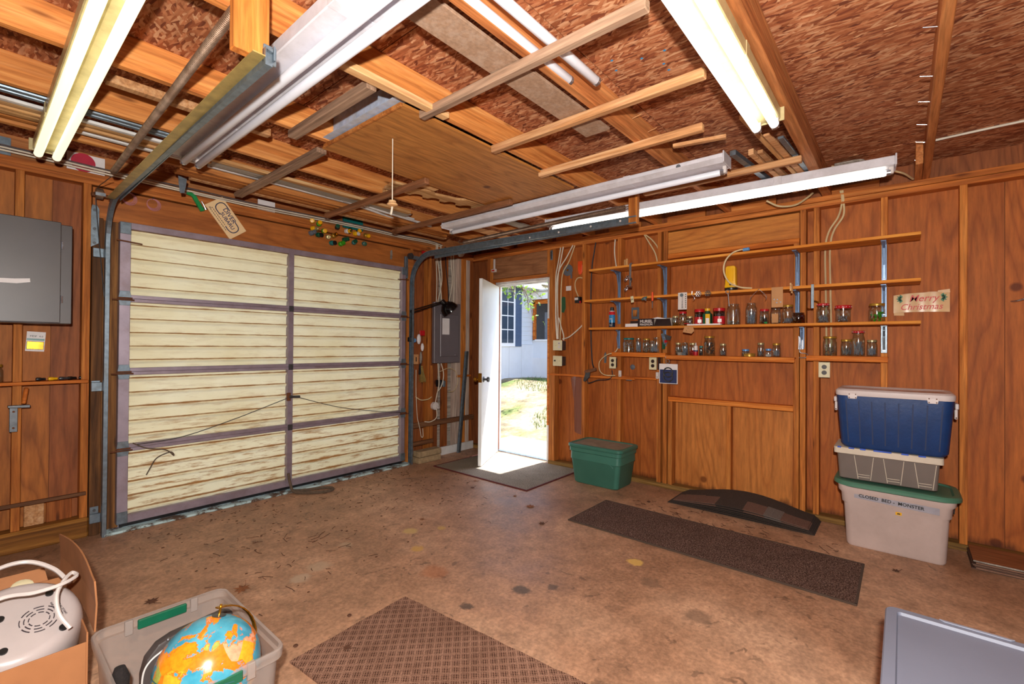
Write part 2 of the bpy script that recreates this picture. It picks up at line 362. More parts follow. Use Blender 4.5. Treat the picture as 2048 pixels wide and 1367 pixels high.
def text(name, s, size, loc, mat, parent, ex, ey, squash=1.0, shear=0.0, align='CENTER', th=.0004, bold=0.0):
    cu = bpy.data.curves.new(name, 'FONT'); cu.body = s; cu.size = size; cu.align_x = align; cu.align_y = 'CENTER'; cu.extrude = th; cu.shear = shear; cu.offset = bold; cu.resolution_u = 3
    tmp = bpy.data.objects.new('tmp', cu); C.objects.link(tmp)
    me = bpy.data.meshes.new_from_object(tmp.evaluated_get(bpy.context.evaluated_depsgraph_get())); bpy.data.objects.remove(tmp); bpy.data.curves.remove(cu)
    ex, ey = Vector(ex).normalized(), Vector(ey).normalized(); ez = ex.cross(ey); lo = Vector(loc)-org(parent)
    me.transform(Matrix(((ex.x*squash,ey.x,ez.x,lo.x),(ex.y*squash,ey.y,ez.y,lo.y),(ex.z*squash,ey.z,ez.z,lo.z),(0,0,0,1))))
    me.materials.clear(); me.materials.append(M[mat]); return link(name, me, parent)

# ================================================================ FLOOR
m, nt, b = mnew('concrete_floor'); v = coords(nt)
n1 = noise(nt, v, 1.3, 6, .6); n2 = noise(nt, v, 9, 6, .7); n3 = noise(nt, v, 60, 3)
col = ramp(nt, n1, [(.3, rgb('8c6850')), (.5, rgb('a98064')), (.7, rgb('bf977a'))])
col = mixc(nt, .35, col, ramp(nt, n2, [(.3, (.12,)*3), (.7, (.85,)*3)]), 'OVERLAY')
col = mixc(nt, .3, col, ramp(nt, n3, [(.35, (.2,)*3), (.65, (.8,)*3)]), 'OVERLAY')
wv = nd(nt, 'ShaderNodeVectorMath', {0: nd(nt, 'ShaderNodeTexNoise', {'Vector': v, 'Scale': 5.0, 'Detail': 5.0}).outputs['Color'], 1: (.45,.45,0), 2: v}, operation='MULTIPLY_ADD').outputs[0]
spk = nd(nt, 'ShaderNodeTexVoronoi', {'Vector': wv, 'Scale': 13.0})
big = ramp(nt, noise(nt, v, 1.9, 3), [(.40, (0,0,0)), (.56, (1,1,1))])
sp = ramp(nt, mth(nt, 'ADD', spk.outputs['Distance'], mth(nt, 'MULTIPLY', n2, .25)), [(.27, (.5,)*3), (.36, (0,0,0))])
col = mixc(nt, mth(nt, 'MULTIPLY', sp, big), col, rgb('4a3a30'))
# oil and paint spots at fixed places
for (sx, sy, rr, hx, k) in ((1.93,1.55,.05,'4a4038',.8), (1.62,1.66,.035,'453a32',.8), (2.05,1.44,.03,'4a4038',.7), (2.02,2.62,.05,'c9a86a',.8), (1.87,2.36,.04,'c79a50',.8), (2.2,2.5,.035,'c8a055',.7),
                            (1.35,2.6,.07,'b39a80',.7), (1.22,2.55,.05,'b8a088',.7), (1.6,2.75,.05,'b39a80',.6), (2.62,1.23,.04,'d8b060',.9), (1.75,2.05,.08,'a8643c',.5), (2.45,1.05,.06,'6a5546',.5), (2.3,.75,.06,'6a5546',.5)):
    dd = nd(nt, 'ShaderNodeVectorMath', {0: v, 1: (sx-1.095, sy-.585, .14)}, operation='DISTANCE').outputs['Value']
    f = ramp(nt, mth(nt, 'MULTIPLY_ADD', n2, .12, mth(nt, 'SUBTRACT', dd, .06)), [(rr*.7, (k,)*3), (rr*1.15, (0,0,0))])
    col = mixc(nt, f, col, rgb(hx))
nt.links.new(col, b.inputs['Base Color'])
nt.links.new(ramp(nt, n1, [(.3, (.42,)*3), (.7, (.68,)*3)]), b.inputs['Roughness']); b.inputs['Specular IOR Level'].default_value = .4
bumpto(nt, b, n2, .10, .004); M['concrete'] = m
fl = MB().box(-2.1, 4.29, -3.1, 4.27, -.14, 0).o('floor', 'concrete', kind='structure')
ORG[fl.name] = fl.location.copy()

# ================================================================ CEILING: roof deck, joists
ce = E('ceiling', (0,0,2.44), kind='structure')
for x0, x1 in ((-2.15, -.05), (-.045, 1.16), (1.165, 2.37), (2.375, 3.785), (3.80, 4.30)):
    for y0, y1 in ((-3.1, -1.35), (-1.345, 1.075), (1.08, 3.5), (3.505, 4.30)):
        bx('roof_panel', x0, x1, y0, y1, 2.58, 2.592, 'osb', ce, 0)
for y in (-2.5, -1.9, -1.3, -.71):
    bx('joist', -2.1, 4.25, y, y+.038, 2.44, 2.58, 'joist', ce, .003)
bx('joist', -2.1, 4.25, -.135, -.097, 2.44, 2.58, 'joist_rust', ce, .003)
bx('joist', -2.1, 4.25, .41, .468, 2.44, 2.58, 'joist_rust', ce, .003)
bx('joist', -2.1, 4.25, 1.115, 1.155, 2.44, 2.58, 'joist_rust', ce, .003)
bx('joist', -2.1, 4.25, 1.745, 1.783, 2.44, 2.58, 'joist', ce, .003)
bx('joist', -2.1, 4.25, 2.462, 2.50, 2.44, 2.58, 'joist', ce, .003)
bx('joist', -2.1, 4.25, 3.01, 3.048, 2.44, 2.58, 'joist', ce, .003)
bx('joist', -2.1, 4.25, 3.565, 3.603, 2.44, 2.58, 'joist', ce, .003)
bx('light_seal_boarding', -2.3, 4.40, -3.3, 4.45, 2.594, 2.61, 'ply_d', ce, 0)  # unseen layer added above the deck so no daylight leaks through its seams
bx('block', 3.80, 4.17, -.095, -.058, 2.44, 2.58, 'joist_rust', ce, .003)
for y in (.30, .95, 1.5, 2.1, 2.75, 3.3):
    bx('rafter_block', 4.19, 4.228, y-.17, y+.17, 2.44, 2.50, 'plate_y', ce, .002)
bx('rim_board', 4.25, 4.29, -3.1, 4.27, 2.40, 2.592, 'ply_d', ce, 0)
for x, y in ((1.94,.79), (1.86,1.0), (1.93,.89), (2.03,.83), (2.09,.83), (1.94,1.02), (2.2,1.04), (1.86,1.92)): MB().prism([(-.006,-.004),(.004,-.007),(.008,.003),(-.002,.007)], (x,y,2.5792), (1,0,0), (0,1,0), .0006).o('paint_mark', M.setdefault('blue_mark', pm('blue_paint_mark', '2f8fc4', .6)), ce)
# nails driven through the deck beside the joist by the far wall
for x, z in ((2.33, 2.50), (2.72, 2.49), (3.02, 2.50), (3.35, 2.51), (3.66, 2.52), (3.95, 2.50)):
    MB().cyl((x, -.097, z), (x-.004, -.055, z+.012), .002, n=6).o('nail', 'chrome', ce, smooth=True)
for x, y in ((2.12, 1.113), (2.3, 1.113), (2.5, 1.113), (1.86, 1.113)):
    MB().cyl((x, y, 2.52), (x+.01, y-.05, 2.535), .002, n=6).o('nail', 'lath_tan', ce, smooth=True)

# ================================================================ WALL with the shelves (x = 4.16 stud face, 4.25 sheathing)
wr = E('wall_right', (4.16,0,0), kind='structure')
for y0, y1, mt in ((-3.05,-1.71,'ply_r'), (-1.707,-.493,'ply_r'), (-.49,.607,'ply_r'), (1.70,1.948,'ply_r'), (1.95,3.02,'ply_r')):
    bx('plywood_panel', 4.25, 4.262, y0, y1, 0, 2.44, mt, wr, 0)
bx('plywood_panel', 4.25, 4.262, .607, 1.70, 0, .80, 'ply_o', wr, 0)
bx('plywood_panel', 4.246, 4.258, .607, 1.70, .803, 2.44, 'ply_r', wr, 0)
bx('plywood_panel', 4.25, 4.262, 3.80, 4.27, 0, 2.44, 'ply_d', wr, 0)
bx('plywood_panel', 4.25, 4.262, 3.02, 3.80, 2.06, 2.44, 'ply_d', wr, 0)
def stud(y0, y1, z0=.042, z1=2.36, mt='stud', x0=4.16, x1=4.25): return bx('stud', x0, x1, y0, y1, z0, z1, mt, wr, .002)
for y in (-2.55, -2.13, -1.72, -1.32, -.92): stud(y, y+.038)
stud(-.72,-.682); stud(-.317,-.279); stud(.083,.121); stud(.483,.521); stud(.570,.608); stud(.614,.652, .042, 2.11)
stud(1.654,1.692); stud(1.712,1.750); stud(1.605,1.643,.042,.80); stud(.625,.66,1.30,1.465,x0=4.20,x1=4.236); stud(2.12,2.158); stud(2.525,2.563); stud(2.905,2.943); stud(2.945,2.983,.0,2.36)
stud(1.11,1.148,.042,.80,x0=4.18); stud(3.84,3.878); stud(3.885,3.923,mt='stud_dark')
bx('top_plate', 4.16, 4.25, -3.05, 4.26, 2.36, 2.398, 'plate_y', wr, .002)
bx('top_plate', 4.16, 4.25, -3.05, 4.17, 2.402, 2.44, 'plate_y', wr, .002)
bx('bottom_plate', 4.155, 4.25, -3.05, 2.985, 0, .042, 'sill_y', wr, .003)
bx('bottom_plate', 4.16, 4.25, 3.84, 4.26, 0, .042, 'sill_y', wr, .003)
bx('header_panel', 4.168, 4.18, .617, 1.652, 2.15, 2.345, 'ply_h', wr, .001)
bx('header_ledger', 4.165, 4.25, .614, 1.654, 2.105, 2.148, 'ledge', wr, .002)
bx('opening_rail', 4.162, 4.25, .652, 1.645, .80, .842, 'ledge', wr, .002)
bx('light_seal_siding', 4.264, 4.28, -3.2, 2.99, -.05, 2.6, 'ply_d', wr, 0); bx('light_seal_siding', 4.264, 4.28, 3.84, 4.29, -.05, 2.6, 'ply_d', wr, 0); bx('light_seal_siding', 4.264, 4.28, 2.99, 3.84, 2.065, 2.6, 'ply_d', wr, 0)  # unseen outer skin, added to keep daylight out of the wall gaps
# head of the entry door
bx('door_header', 4.172, 4.25, 2.985, 3.838, 2.105, 2.358, 'ply_door', wr, .001)
bx('door_header_ledger', 4.163, 4.25, 2.985, 3.838, 2.062, 2.10, 'plate_y', wr, .002)
bx('corner_fillet', 4.165, 4.2, 2.985, 3.02, 2.10, 2.36, 'stud', wr, .002)

# ================================================================ WALL with the garage door (y = 4.17 stud face, 4.26 sheathing)
wf = E('wall_front', (0,4.17,0), kind='structure')
for x0, x1, mt in ((-2.1,-.9,'ply_d'), (-.897,.10,'ply_d'), (.103,.36,'ply_l'), (.363,.58,'ply_d'), (3.16,3.42,'ply_d'), (3.423,3.66,'ply_d'), (3.663,3.90,'grey_x'), (3.903,4.26,'ply_d')):
    bx('plywood_panel', x0, x1, 4.26, 4.272, 0, 2.44, mt, wf, 0)
def studA(x0, x1, z0=.13, z1=2.36, mt='stud', y0=4.17, y1=4.26): return bx('stud', x0, x1, y0, y1, z0, z1, mt, wf, .002)
for x in (-1.9, -1.5, -1.0, -.6, -.2): studA(x, x+.038)
studA(.19,.23); studA(.50,.54); studA(3.175,3.215,.0); studA(3.44,3.478,.02,2.36); studA(3.478,3.516,.02,1.06); studA(3.70,3.738,.02,2.36,'stud_dark')
studA(3.87,3.95,.02,2.36,'stud_pale'); studA(3.955,4.035,.02,2.36); studA(4.04,4.10,.02,2.36,'stud_pale'); studA(4.105,4.15,.02,2.36,'stud_dark')
bx('jamb_board', .545, .60, 4.15, 4.25, 0, 2.14, 'treated', wf, .003)
bx('jamb_board', .60, .70, 4.172, 4.21, 0, 2.14, 'treated', wf, .003)
bx('jamb_board', 3.045, 3.135, 4.172, 4.21, 0, 2.14, 'treated', wf, .003)
for a in ((-2.2,.66), (3.09,4.32)): bx('light_seal_siding', *a, 4.274, 4.29, -.05, 2.6, 'ply_d', wf, 0)  # same added skin, shutting daylight out beside and over the garage door
bx('light_seal_siding', .66, 3.09, 4.274, 4.29, 2.12, 2.6, 'ply_d', wf, 0)
bx('jamb_board', 3.135, 3.172, 4.14, 4.25, 0, 2.14, 'stud', wf, .003)
bx('top_plate', -2.1, 4.16, 4.17, 4.26, 2.36, 2.398, 'plate_x', wf, .002)
bx('top_plate', -2.1, 4.25, 4.19, 4.26, 2.402, 2.44, 'plate_x', wf, .002)
bx('rim_board', -2.1, 4.25, 4.23, 4.262, 2.44, 2.58, 'joist_rust', wf, .002)
bx('door_header', .545, 3.22, 4.165, 4.25, 2.13, 2.345, 'ply_hx', wf, .002)
bx('bottom_plate', -2.1, .545, 4.155, 4.26, 0, .13, 'sill_x', wf, .008)
bx('bottom_plate', 3.18, 4.16, 4.18, 4.26, 0, .05, 'sill_x', wf, .004)
bx('backing_board', .25, .34, 4.225, 4.258, .13, .27, 'lath_tan', wf, .003)
bx('backing_board', .35, .47, 4.23, 4.258, .13, .26, 'stud_dark', wf, .003)
bx('base_board', 3.50, 4.155, 4.14, 4.168, .0, .095, 'white_trim', wf, .003)
bx('brace_board', 3.19, 4.15, 4.13, 4.168, .37, .425, 'brace_x', wf, .003)
bx('brace_board', 3.18, 3.50, 4.135, 4.168, .17, .215, 'brace_x', wf, .003)
bx('lath', -.4, .53, 4.15, 4.168, .282, .305, 'brace_x', wf, .002)
# walls behind and beside the camera
wl = E('wall_left', (-2.1,0,0), kind='structure')
bx('plywood_panel', -2.11, -2.1, -3.05, 4.26, 0, 2.44, 'ply_d', wl, 0)
for i in range(11): bx('stud', -2.1, -2.02, -2.9+i*.65, -2.862+i*.65, 0, 2.44, 'stud', wl, .002)
wb = E('wall_back', (0,-3.05,0), kind='structure')
bx('plywood_panel', -2.1, 4.25, -3.06, -3.05, 0, 2.44, 'ply_d', wb, 0)
for i in range(10): bx('stud', -1.9+i*.65, -1.862+i*.65, -3.05, -2.97, 0, 2.44, 'stud', wb, .002)

# ================================================================ ENTRY DOOR and frame
d1 = E('door_1', (4.19,3.80,0), kind='structure')
DL = .745
lf = MB().box(4.19-.0, 4.19+.035, 3.80-DL, 3.80, .012, 2.01).o('door_leaf', 'white_paint', d1, bev=.002)
MB().box(4.188, 4.227, 3.80-DL-.003, 3.80-DL+.001, .9, 1.0).o('latch_plate', 'brass', lf)
kb = MB().lathe([(.0,-.002),(.03,0),(.03,.006),(.012,.01),(.012,.035),(.026,.042),(.029,.055),(.024,.066),(.0,.068)], (4.19, 3.80-DL+.07, .93), 16, (-1,0,0)).o('knob', 'brass', lf, smooth=True)
kb = MB().lathe([(.0,-.002),(.03,0),(.03,.006),(.012,.01),(.012,.035),(.026,.042),(.029,.055),(.024,.066),(.0,.068)], (4.225, 3.80-DL+.07, .93), 16, (1,0,0)).o('knob', 'steel', lf, smooth=True)
for z in (.25, 1.0, 1.8): MB().cyl((4.185, 3.803, z-.045), (4.185, 3.803, z+.045), .007, n=8).o('hinge', 'steel', lf, smooth=True)
d1.rotation_euler.z = -R(62)
t1 = E('trim_1', (4.16,3.03,0), kind='structure')
bx('jamb', 4.185, 4.30, 3.0, 3.025, 0, 2.06, 'white_trim', t1)
bx('jamb', 4.225, 4.30, 3.805, 3.838, 0, 2.06, 'white_trim', t1)
bx('head', 4.185, 4.30, 3.025, 3.805, 2.03, 2.062, 'white_trim', t1)
bx('stop', 4.24, 4.26, 3.025, 3.04, 0, 2.03, 'white_trim', t1)
bx('stop', 4.24, 4.26, 3.04, 3.805, 2.015, 2.03, 'white_trim', t1)
bx('threshold', 4.235, 4.30, 3.0, 3.838, -.01, .014, 'galv', t1, .004)
bx('stop_moulding', 4.165, 4.185, 2.985, 3.012, .42, 1.60, 'ledge', t1)
bx('stop_moulding', 4.165, 4.19, 2.945, 2.975, .42, .92, 'white_trim', t1)
# ================================================================ GARAGE DOOR
m, nt, b = mnew('cream_corrugated_fibreglass')
at = nd(nt, 'ShaderNodeAttribute', attribute_name='dirt').outputs['Fac']; v = coords(nt, rnd=3)
st = noise(nt, nd(nt, 'ShaderNodeMapping', {0: v, 'Scale': (2.4,1,16)}).outputs[0], 2.2, 7, .72)
bl = noise(nt, v, 2.2, 4)
col = ramp(nt, bl, [(.3, rgb('dccda0')), (.7, rgb('e9e0bc'))])
zz = nd(nt, 'ShaderNodeSeparateXYZ', {0: v}).outputs[2]
low = ramp(nt, nd(nt, 'ShaderNodeSeparateXYZ', {0: coords(nt)}).outputs[2], [(.35, (1,1,1)), (1.0, (.22,)*3)])
f = mth(nt, 'MULTIPLY', ramp(nt, mth(nt, 'MULTIPLY_ADD', at, .42, mth(nt, 'MULTIPLY', st, .75)), [(.56, (0,0,0)), (.80, (.95,)*3)]), 1.0)
col = mixc(nt, f, col, rgb('8a5a2e'))
f2 = mth(nt, 'MULTIPLY', ramp(nt, st, [(.50, (0,0,0)), (.64, (.9,)*3)]), low)
col = mixc(nt, f2, col, rgb('a0703c'))
nt.links.new(col, b.inputs['Base Color']); b.inputs['Roughness'].default_value = .5
tl_ = nd(nt, 'ShaderNodeBsdfTranslucent'); nt.links.new(col, tl_.inputs[0]); mx = nd(nt, 'ShaderNodeMixShader', {0: .24, 1: b.outputs[0], 2: tl_.outputs[0]}); nt.links.new(mx.outputs[0], nt.nodes['Material Output'].inputs[0]); M['cream'] = m
GD = E('garage_door', (1.88,4.13,0), 'wide sectional garage door with rust-streaked cream corrugated panels', 'garage door', kind='thing')
def corr_panel(x0, x1, z0, z1):
    n = 5; p = (z1-z0)/n; prof = []
    for i in range(n):
        for a, y, d in ((0,.0,0), (.30,.0,0), (.40,.003,0), (.50,.015,0), (.60,.018,.25), (.66,.016,1), (.70,.0,1), (.74,-.001,.5), (.84,0,0)):
            prof.append((z0+(i+a)*p, y, d))
    prof.append((z1, 0, 0)); cols = 2
    me = bpy.data.meshes.new('panel'); vs = []; fs = []
    og = org(GD)
    for z, y, d in prof: vs += [Vector((x, 4.158-y, z))-og for x in (x0, x1)]
    for k in range(len(prof)-1): fs.append((2*k, 2*k+1, 2*k+3, 2*k+2))
    me.from_pydata(vs, [], fs); at = me.attributes.new('dirt', 'FLOAT', 'POINT')
    at.data.foreach_set('value', [d for _, _, d in prof for _ in (0, 1)])
    me.polygons.foreach_set('use_smooth', [True]*len(fs)); me.materials.append(M['cream'])
    bm = bmesh.new(); bm.from_mesh(me); bmesh.ops.recalc_face_normals(bm, faces=bm.faces)
    bm.to_mesh(me); bm.free()
    return link('panel', me, GD)
ZS = [.045, .565, 1.095, 1.605, 2.135]
for i in range(4):
    z0, z1 = ZS[i], ZS[i+1]
    for x0, x1 in ((.73, 1.828), (1.872, 3.03)): corr_panel(x0, x1, z0+.018, z1-.014)
    bx('rail', .69, 3.075, 4.118, 4.165, z0+.0003, z0+(.055 if i == 0 else .026), 'alu', GD, .002)
    bx('rail', .69, 3.075, 4.118, 4.165, z1-(.045 if i == 3 else .024), z1-.0003, 'alu', GD, .002)
    for x0, x1 in ((.68, .74), (3.025, 3.075), (1.828, 1.872)): bx('stile', x0, x1, 4.110, 4.165, z0+.002, z1-.002, 'alu', GD, .002)
def hinge(x, z, s):
    h = MB().prism([(-.028,-.05),(.028,-.05),(.034,-.012),(.034,.012),(.028,.05),(-.028,.05),(-.034,.012),(-.034,-.012)], (x,4.109,z), (1,0,0), (0,0,1), .004).o('hinge', 'galv', GD, bev=.001)
    MB().cyl((x-.04,4.10,z), (x+.04,4.10,z), .006, n=8).o('pin', 'rust', h, smooth=True)
    if s:
        MB().cyl((x+.05*s,4.095,z-.012), (x-.07*s,4.095,z-.012), .005, n=8).o('roller_shaft', 'rust', h, smooth=True)
for z in ZS[1:4]:
    hinge(.71, z, 1); hinge(3.05, z, -1)
    h = bx('hinge', 1.83, 1.87, 4.102, 4.11, z-.025, z+.025, 'steel', GD, .002)
for x, s in ((.71, 1), (3.05, -1)):
    bx('corner_bracket', x-.03, x+.03, 4.104, 4.110, .05, .13, 'galv', GD, .002)
    bx('top_bracket', x-.03, x+.03, 4.104, 4.110, 2.05, 2.13, 'galv', GD, .002)
    MB().cyl((x-.05*s,4.095,2.0), (x+.09*s,4.095,1.99), .005, n=8).o('roller_shaft', 'rust', GD, smooth=True)
lk = bx('lock', 1.815, 1.845, 4.085, 4.11, .80, .87, 'rust', GD, .003)
MB().cyl((1.83,4.09,.835), (1.92,4.08,.83), .012, n=8).o('lock_handle', 'steel', lk, smooth=True)
wire('lock_cable', [(1.82,4.095,.825), (1.4,4.10,.69), (1.05,4.10,.60), (.78,4.10,.585)], .003, 'steel', GD)
wire('lock_cable', [(1.88,4.095,.835), (2.3,4.10,.70), (2.7,4.10,.62), (3.03,4.10,.57)], .003, 'steel', GD)
bx('bottom_seal', .70, 3.06, 4.135, 4.155, .02, .046, 'black', GD, 0)
# chipped painted strip under the door; its pale blue stands in for daylight there
m, nt, b = mnew('chipped_daylit_blue_paint'); v = coords(nt)
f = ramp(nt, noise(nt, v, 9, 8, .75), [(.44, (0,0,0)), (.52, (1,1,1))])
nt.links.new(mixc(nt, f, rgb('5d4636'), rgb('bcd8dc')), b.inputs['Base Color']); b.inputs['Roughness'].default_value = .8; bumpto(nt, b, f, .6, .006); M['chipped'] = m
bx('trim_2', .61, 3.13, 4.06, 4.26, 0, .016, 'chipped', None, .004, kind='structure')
# hand rope tied at the foot of the centre stile
wire('pull_rope', [(1.83,4.09,.17), (1.84,4.07,.08), (1.85,4.02,.02), (1.93,3.92,.014), (2.03,3.85,.014), (2.10,3.84,.014), (2.13,3.90,.014), (2.06,3.97,.014), (1.93,4.02,.014), (1.85,4.06,.02)], .012, 'rope', label='dark pull strap looped on the floor below the garage door', cat='strap')

wire('dry_vine', [(.76,4.09,.60), (.84,4.10,.55), (.95,4.10,.52), (1.0,4.095,.47), (.98,4.095,.50), (.90,4.10,.47), (.86,4.10,.40), (.84,4.10,.36)], .004, 'rope', label='dry vine tangle stuck to the lower corner of the garage door', cat='vine')
# ---------------- tracks
def track(x, s, label, ext, hz, hangname):
    t = E('door_track', (x,4.09,0), label, 'track', 'garage door tracks')
    rad = .30; zc = hz-rad; yc = 4.09-rad
    path = [(4.09, .0), (4.09, zc*.5), (4.09, zc)] + [(yc+rad*math.cos(a), zc+rad*math.sin(a)) for a in [math.pi/2*i/10 for i in range(1, 11)]] + [(ext+(yc-ext)*.5, hz-.015), (ext, hz-.035)]
    # C-channel: back plate plus two lips, swept along the path
    prof = [(0,-.028),(.022*s,-.028),(.022*s,-.018),(.003*s,-.022),(.003*s,.022),(.022*s,.018),(.022*s,.028),(0,.028)]
    def sweep(name, pts, mt):
        mb = MB(); n = len(prof); vs = []
        for i, (y, z) in enumerate(pts):
            a = pts[max(i-1, 0)]; c = pts[min(i+1, len(pts)-1)]; d = Vector((0, c[0]-a[0], c[1]-a[1])).normalized(); nn = Vector((0, d.z, -d.y))
            vs += [Vector((x+q[0], y, z))+nn*q[1] for q in prof]
        fs = [(i*n+j, i*n+(j+1) % n, (i+1)*n+(j+1) % n, (i+1)*n+j) for i in range(len(pts)-1) for j in range(n)]
        fs += [tuple(range(n)), tuple(range((len(pts)-1)*n, len(pts)*n))]
        return mb.add(vs, fs).o(name, mt, t)
    sweep('vertical_rail', path[:3], 'galv'); sweep('curved_rail', path[2:13], 'galv'); sweep('ceiling_rail', path[12:], 'galv')
    for z in (.12, 1.0, 1.9): bx('wall_clip', x-s*.055, x, 4.125, 4.149, z-.03, z+.03, 'galv', t, .002)
    return t
tl = track(.600, 1, 'yellow-flanged door track rising past the grey cabinet side of the garage door', 1.53, 2.24, 'l')
bx('angle_rail', .625, .63, 1.53, 3.8, 2.20, 2.245, 'galv', tl, 0); bx('angle_rail', .562, .60, 1.53, 3.8, 2.20, 2.204, 'galv_yellow', tl, 0)  # blue-grey side rail and a yellow lower flange
h = bx('hanger_board', .518, .622, 1.555, 1.593, 2.205, 2.50, 'stud', tl, .003)
bx('hanger_plate', .60, .64, 1.545, 1.553, 2.19, 2.25, 'galv', tl, .002)
tr = track(3.15, -1, 'blue-grey door track curving up beside the electrical panel', 1.48, 2.255, 'r')
bx('angle_rail', 3.165, 3.17, 1.48, 3.75, 2.20, 2.26, 'galv', tr, 0)
for y in (1.6, 1.85, 2.15, 2.45): MB().cyl((3.124,y,2.225), (3.120,y,2.225), .008, n=8).o('bolt', 'white_pl', tr)
bx('hanger_board', 3.14, 3.178, 1.475, 1.545, 2.19, 2.46, 'stud', tr, .003)
# flag bracket at the right end of the header, with pulley
fb = E('pulley_bracket', (3.10,4.10,2.0), 'steel flag bracket with a pulley at the header end by the curved track', 'bracket')
bx('flag_plate', 3.085, 3.12, 4.135, 4.163, 2.02, 2.26, 'galv', fb, .002); bx('arm', 3.09, 3.23, 4.06, 4.075, 2.225, 2.265, 'galv', fb, .002)
MB().cyl((3.10,4.05,2.255), (3.10,4.085,2.255), .032, n=16).o('pulley', 'steel', fb, smooth=True)
# perforated angle on the jamb beside the cabinet
pa = MB().prism([(0,0),(.04,.03),(.042,.26),(.03,.285),(.005,.285),(0,.25)], (.535,4.149,1.935), (1,0,0), (0,0,1), .004)
pa = pa.o('angle_plate', 'galv', bev=.001, label='galvanised angle plate bolted high on the jamb beside the door track', cat='bracket')
for z in (1.965, 2.06, 2.185): MB().cyl((.553,4.147,z), (.553,4.136,z), .010, n=6).o('bolt', 'steel', pa)
for z, lb in ((.995, 'small square steel plate bolted to the dark jamb at ledge height'), (.15, 'small square steel plate bolted to the dark jamb near the floor')):
    p_ = MB().box(.548,.592,4.146,4.149,z,z+.045).o('steel_plate', 'galv', bev=.001, label=lb, cat='plate')
    MB().cyl((.57,4.147,z+.022), (.57,4.138,z+.022), .009, n=6).o('bolt', 'steel', p_)
# extension springs
def spring(x, y0, z0, y1, z1, label, r=.0135):
    s = E('extension_spring', (x,y0,z0), label, 'spring', 'garage door springs')
    p0, p1 = Vector((x,y0,z0)), Vector((x,y1,z1)); d = (p1-p0); L = d.length; d.normalize(); a = d.orthogonal().normalized(); b_ = d.cross(a); n = int(L/.0095); K = 11.37
    pts = [p0+d*(L*i/(n*K))+(a*math.cos(2*math.pi*i/K)+b_*math.sin(2*math.pi*i/K))*r for i in range(int(n*K)+1)]
    MB().tube(pts, .0035, 5).o('coil', 'rusty', s, smooth=True)
    MB().cyl(p0, p1, r*.62, n=10).o('core_rod', 'rust', s, smooth=True)
    MB().tube([p0, p0-d*.05, p0-d*.08+Vector((0,0,.02)), p0-d*.05+Vector((0,0,.03))], .005, 6).o('hook', 'rusty', s, smooth=True)
    MB().tube([p1, p1+d*.06, p1+d*.10], .005, 6).o('hook', 'rusty', s, smooth=True)
    return s
spring(.555, 3.55, 2.305, 1.62, 2.385, 'long rusty extension spring beside the yellow-flanged track over the cabinet')
spring(3.20, 3.35, 2.32, 1.60, 2.345, 'dark extension spring above the blue-grey track near the entry door', .016)
g = E('cable_pulley', (.555,3.98,2.24), 'rusty pulley cluster at the top of the yellow-flanged door track', 'pulley')
MB().cyl((.54,4.02,2.27), (.575,4.02,2.27), .035, n=14).o('wheel', 'rusty', g, smooth=True)
MB().obox((.56,4.03,2.27), (.05,.09,.02), (1,0,0), (0,1,.2)).o('clevis', 'steel', g)
MB().cyl((.52,4.03,2.262), (.64,4.05,2.268), .012, n=8).o('axle', 'rust', g, smooth=True)
wire('lift_cable', [(.555,3.62,2.29), (.553,3.8,2.30), (.55,4.03,2.305), (.548,4.06,2.2), (.60,4.10,1.6)], .0025, 'steel', g)

# ================================================================ CEILING FIXTURES
def fixture(p0, p1, zt, w, offs, mat_tube, label, wings=False, hm='white_metal', drop=.032):
    p0, p1 = Vector((*p0, 0)), Vector((*p1, 0)); d = (p1-p0).normalized(); n = Vector((d.y, -d.x, 0)); L = (p1-p0).length; mid = (p0+p1)/2
    f = E('fluorescent_fixture', (mid.x, mid.y, zt-.07), label, 'ceiling light', 'fluorescent shop lights under the joists')
    hh = .055
    MB().obox(mid+Vector((0,0,zt-hh/2)), (L, w, hh), d, n).o('housing', hm, f, bev=.004)
    for s in ((-1, 1) if wings else ()):   # sloping reflector wings
        c = mid+n*(s*(w/2+.016))+Vector((0,0,zt-hh+.006)); MB().obox(c, (L, .04, .003), d, n*s+Vector((0,0,.55))).o('reflector', hm, f)
    zc = zt-hh-drop
    for i, k in enumerate(offs):
        a = p0+d*.035+n*k+Vector((0,0,zc)); c = p1-d*.035+n*k+Vector((0,0,zc)); r = .019
        t = MB().lathe([(0,0),(.012,0),(r,.012),(r,(c-a).length-.012),(.012,(c-a).length),(0,(c-a).length)], a, 14, tuple(d)).o('tube', mat_tube[i], f, smooth=True)
        for q, e in ((a, -1), (c, 1)):
            MB().cyl(q+d*(e*-.004), q+d*(e*.016), .0195, n=14).o('end_cap', 'chrome', t, smooth=True)
            MB().obox(q+d*(e*.020)+Vector((0,0,.022)), (.022, .03, .065), d, n).o('socket', 'white_pl', f, bev=.003)
    for e in (0, .25, .75, 1):
        q = p0+d*(L*e); 
        if 0 < e < 1: MB().obox(q+Vector((0,0,zt-hh/2)), (.05, w+.004, hh+.003), d, n).o('joint_band', hm, f, bev=.002)
        else: MB().obox(q+d*(.004 if e else -.004)+Vector((0,0,zt-hh/2)), (.008, w+.03, hh+.012), d, n).o('end_plate', hm, f, bev=.002)
    return f
fixture((.291,3.74), (.291,1.30), 2.438, .115, (.037,-.037), ('tube_warm','tube_warm'), 'lit two-tube fluorescent shop light over the cabinet wall, glowing pale yellow', hm='white_metal2')
fixture((.815,3.215), (.815,.78), 2.438, .15, (.005,-.068), ('tube_off','tube_off'), 'unlit two-tube shop light hung beside the yellow-flanged track and spring', hm='white_metal')
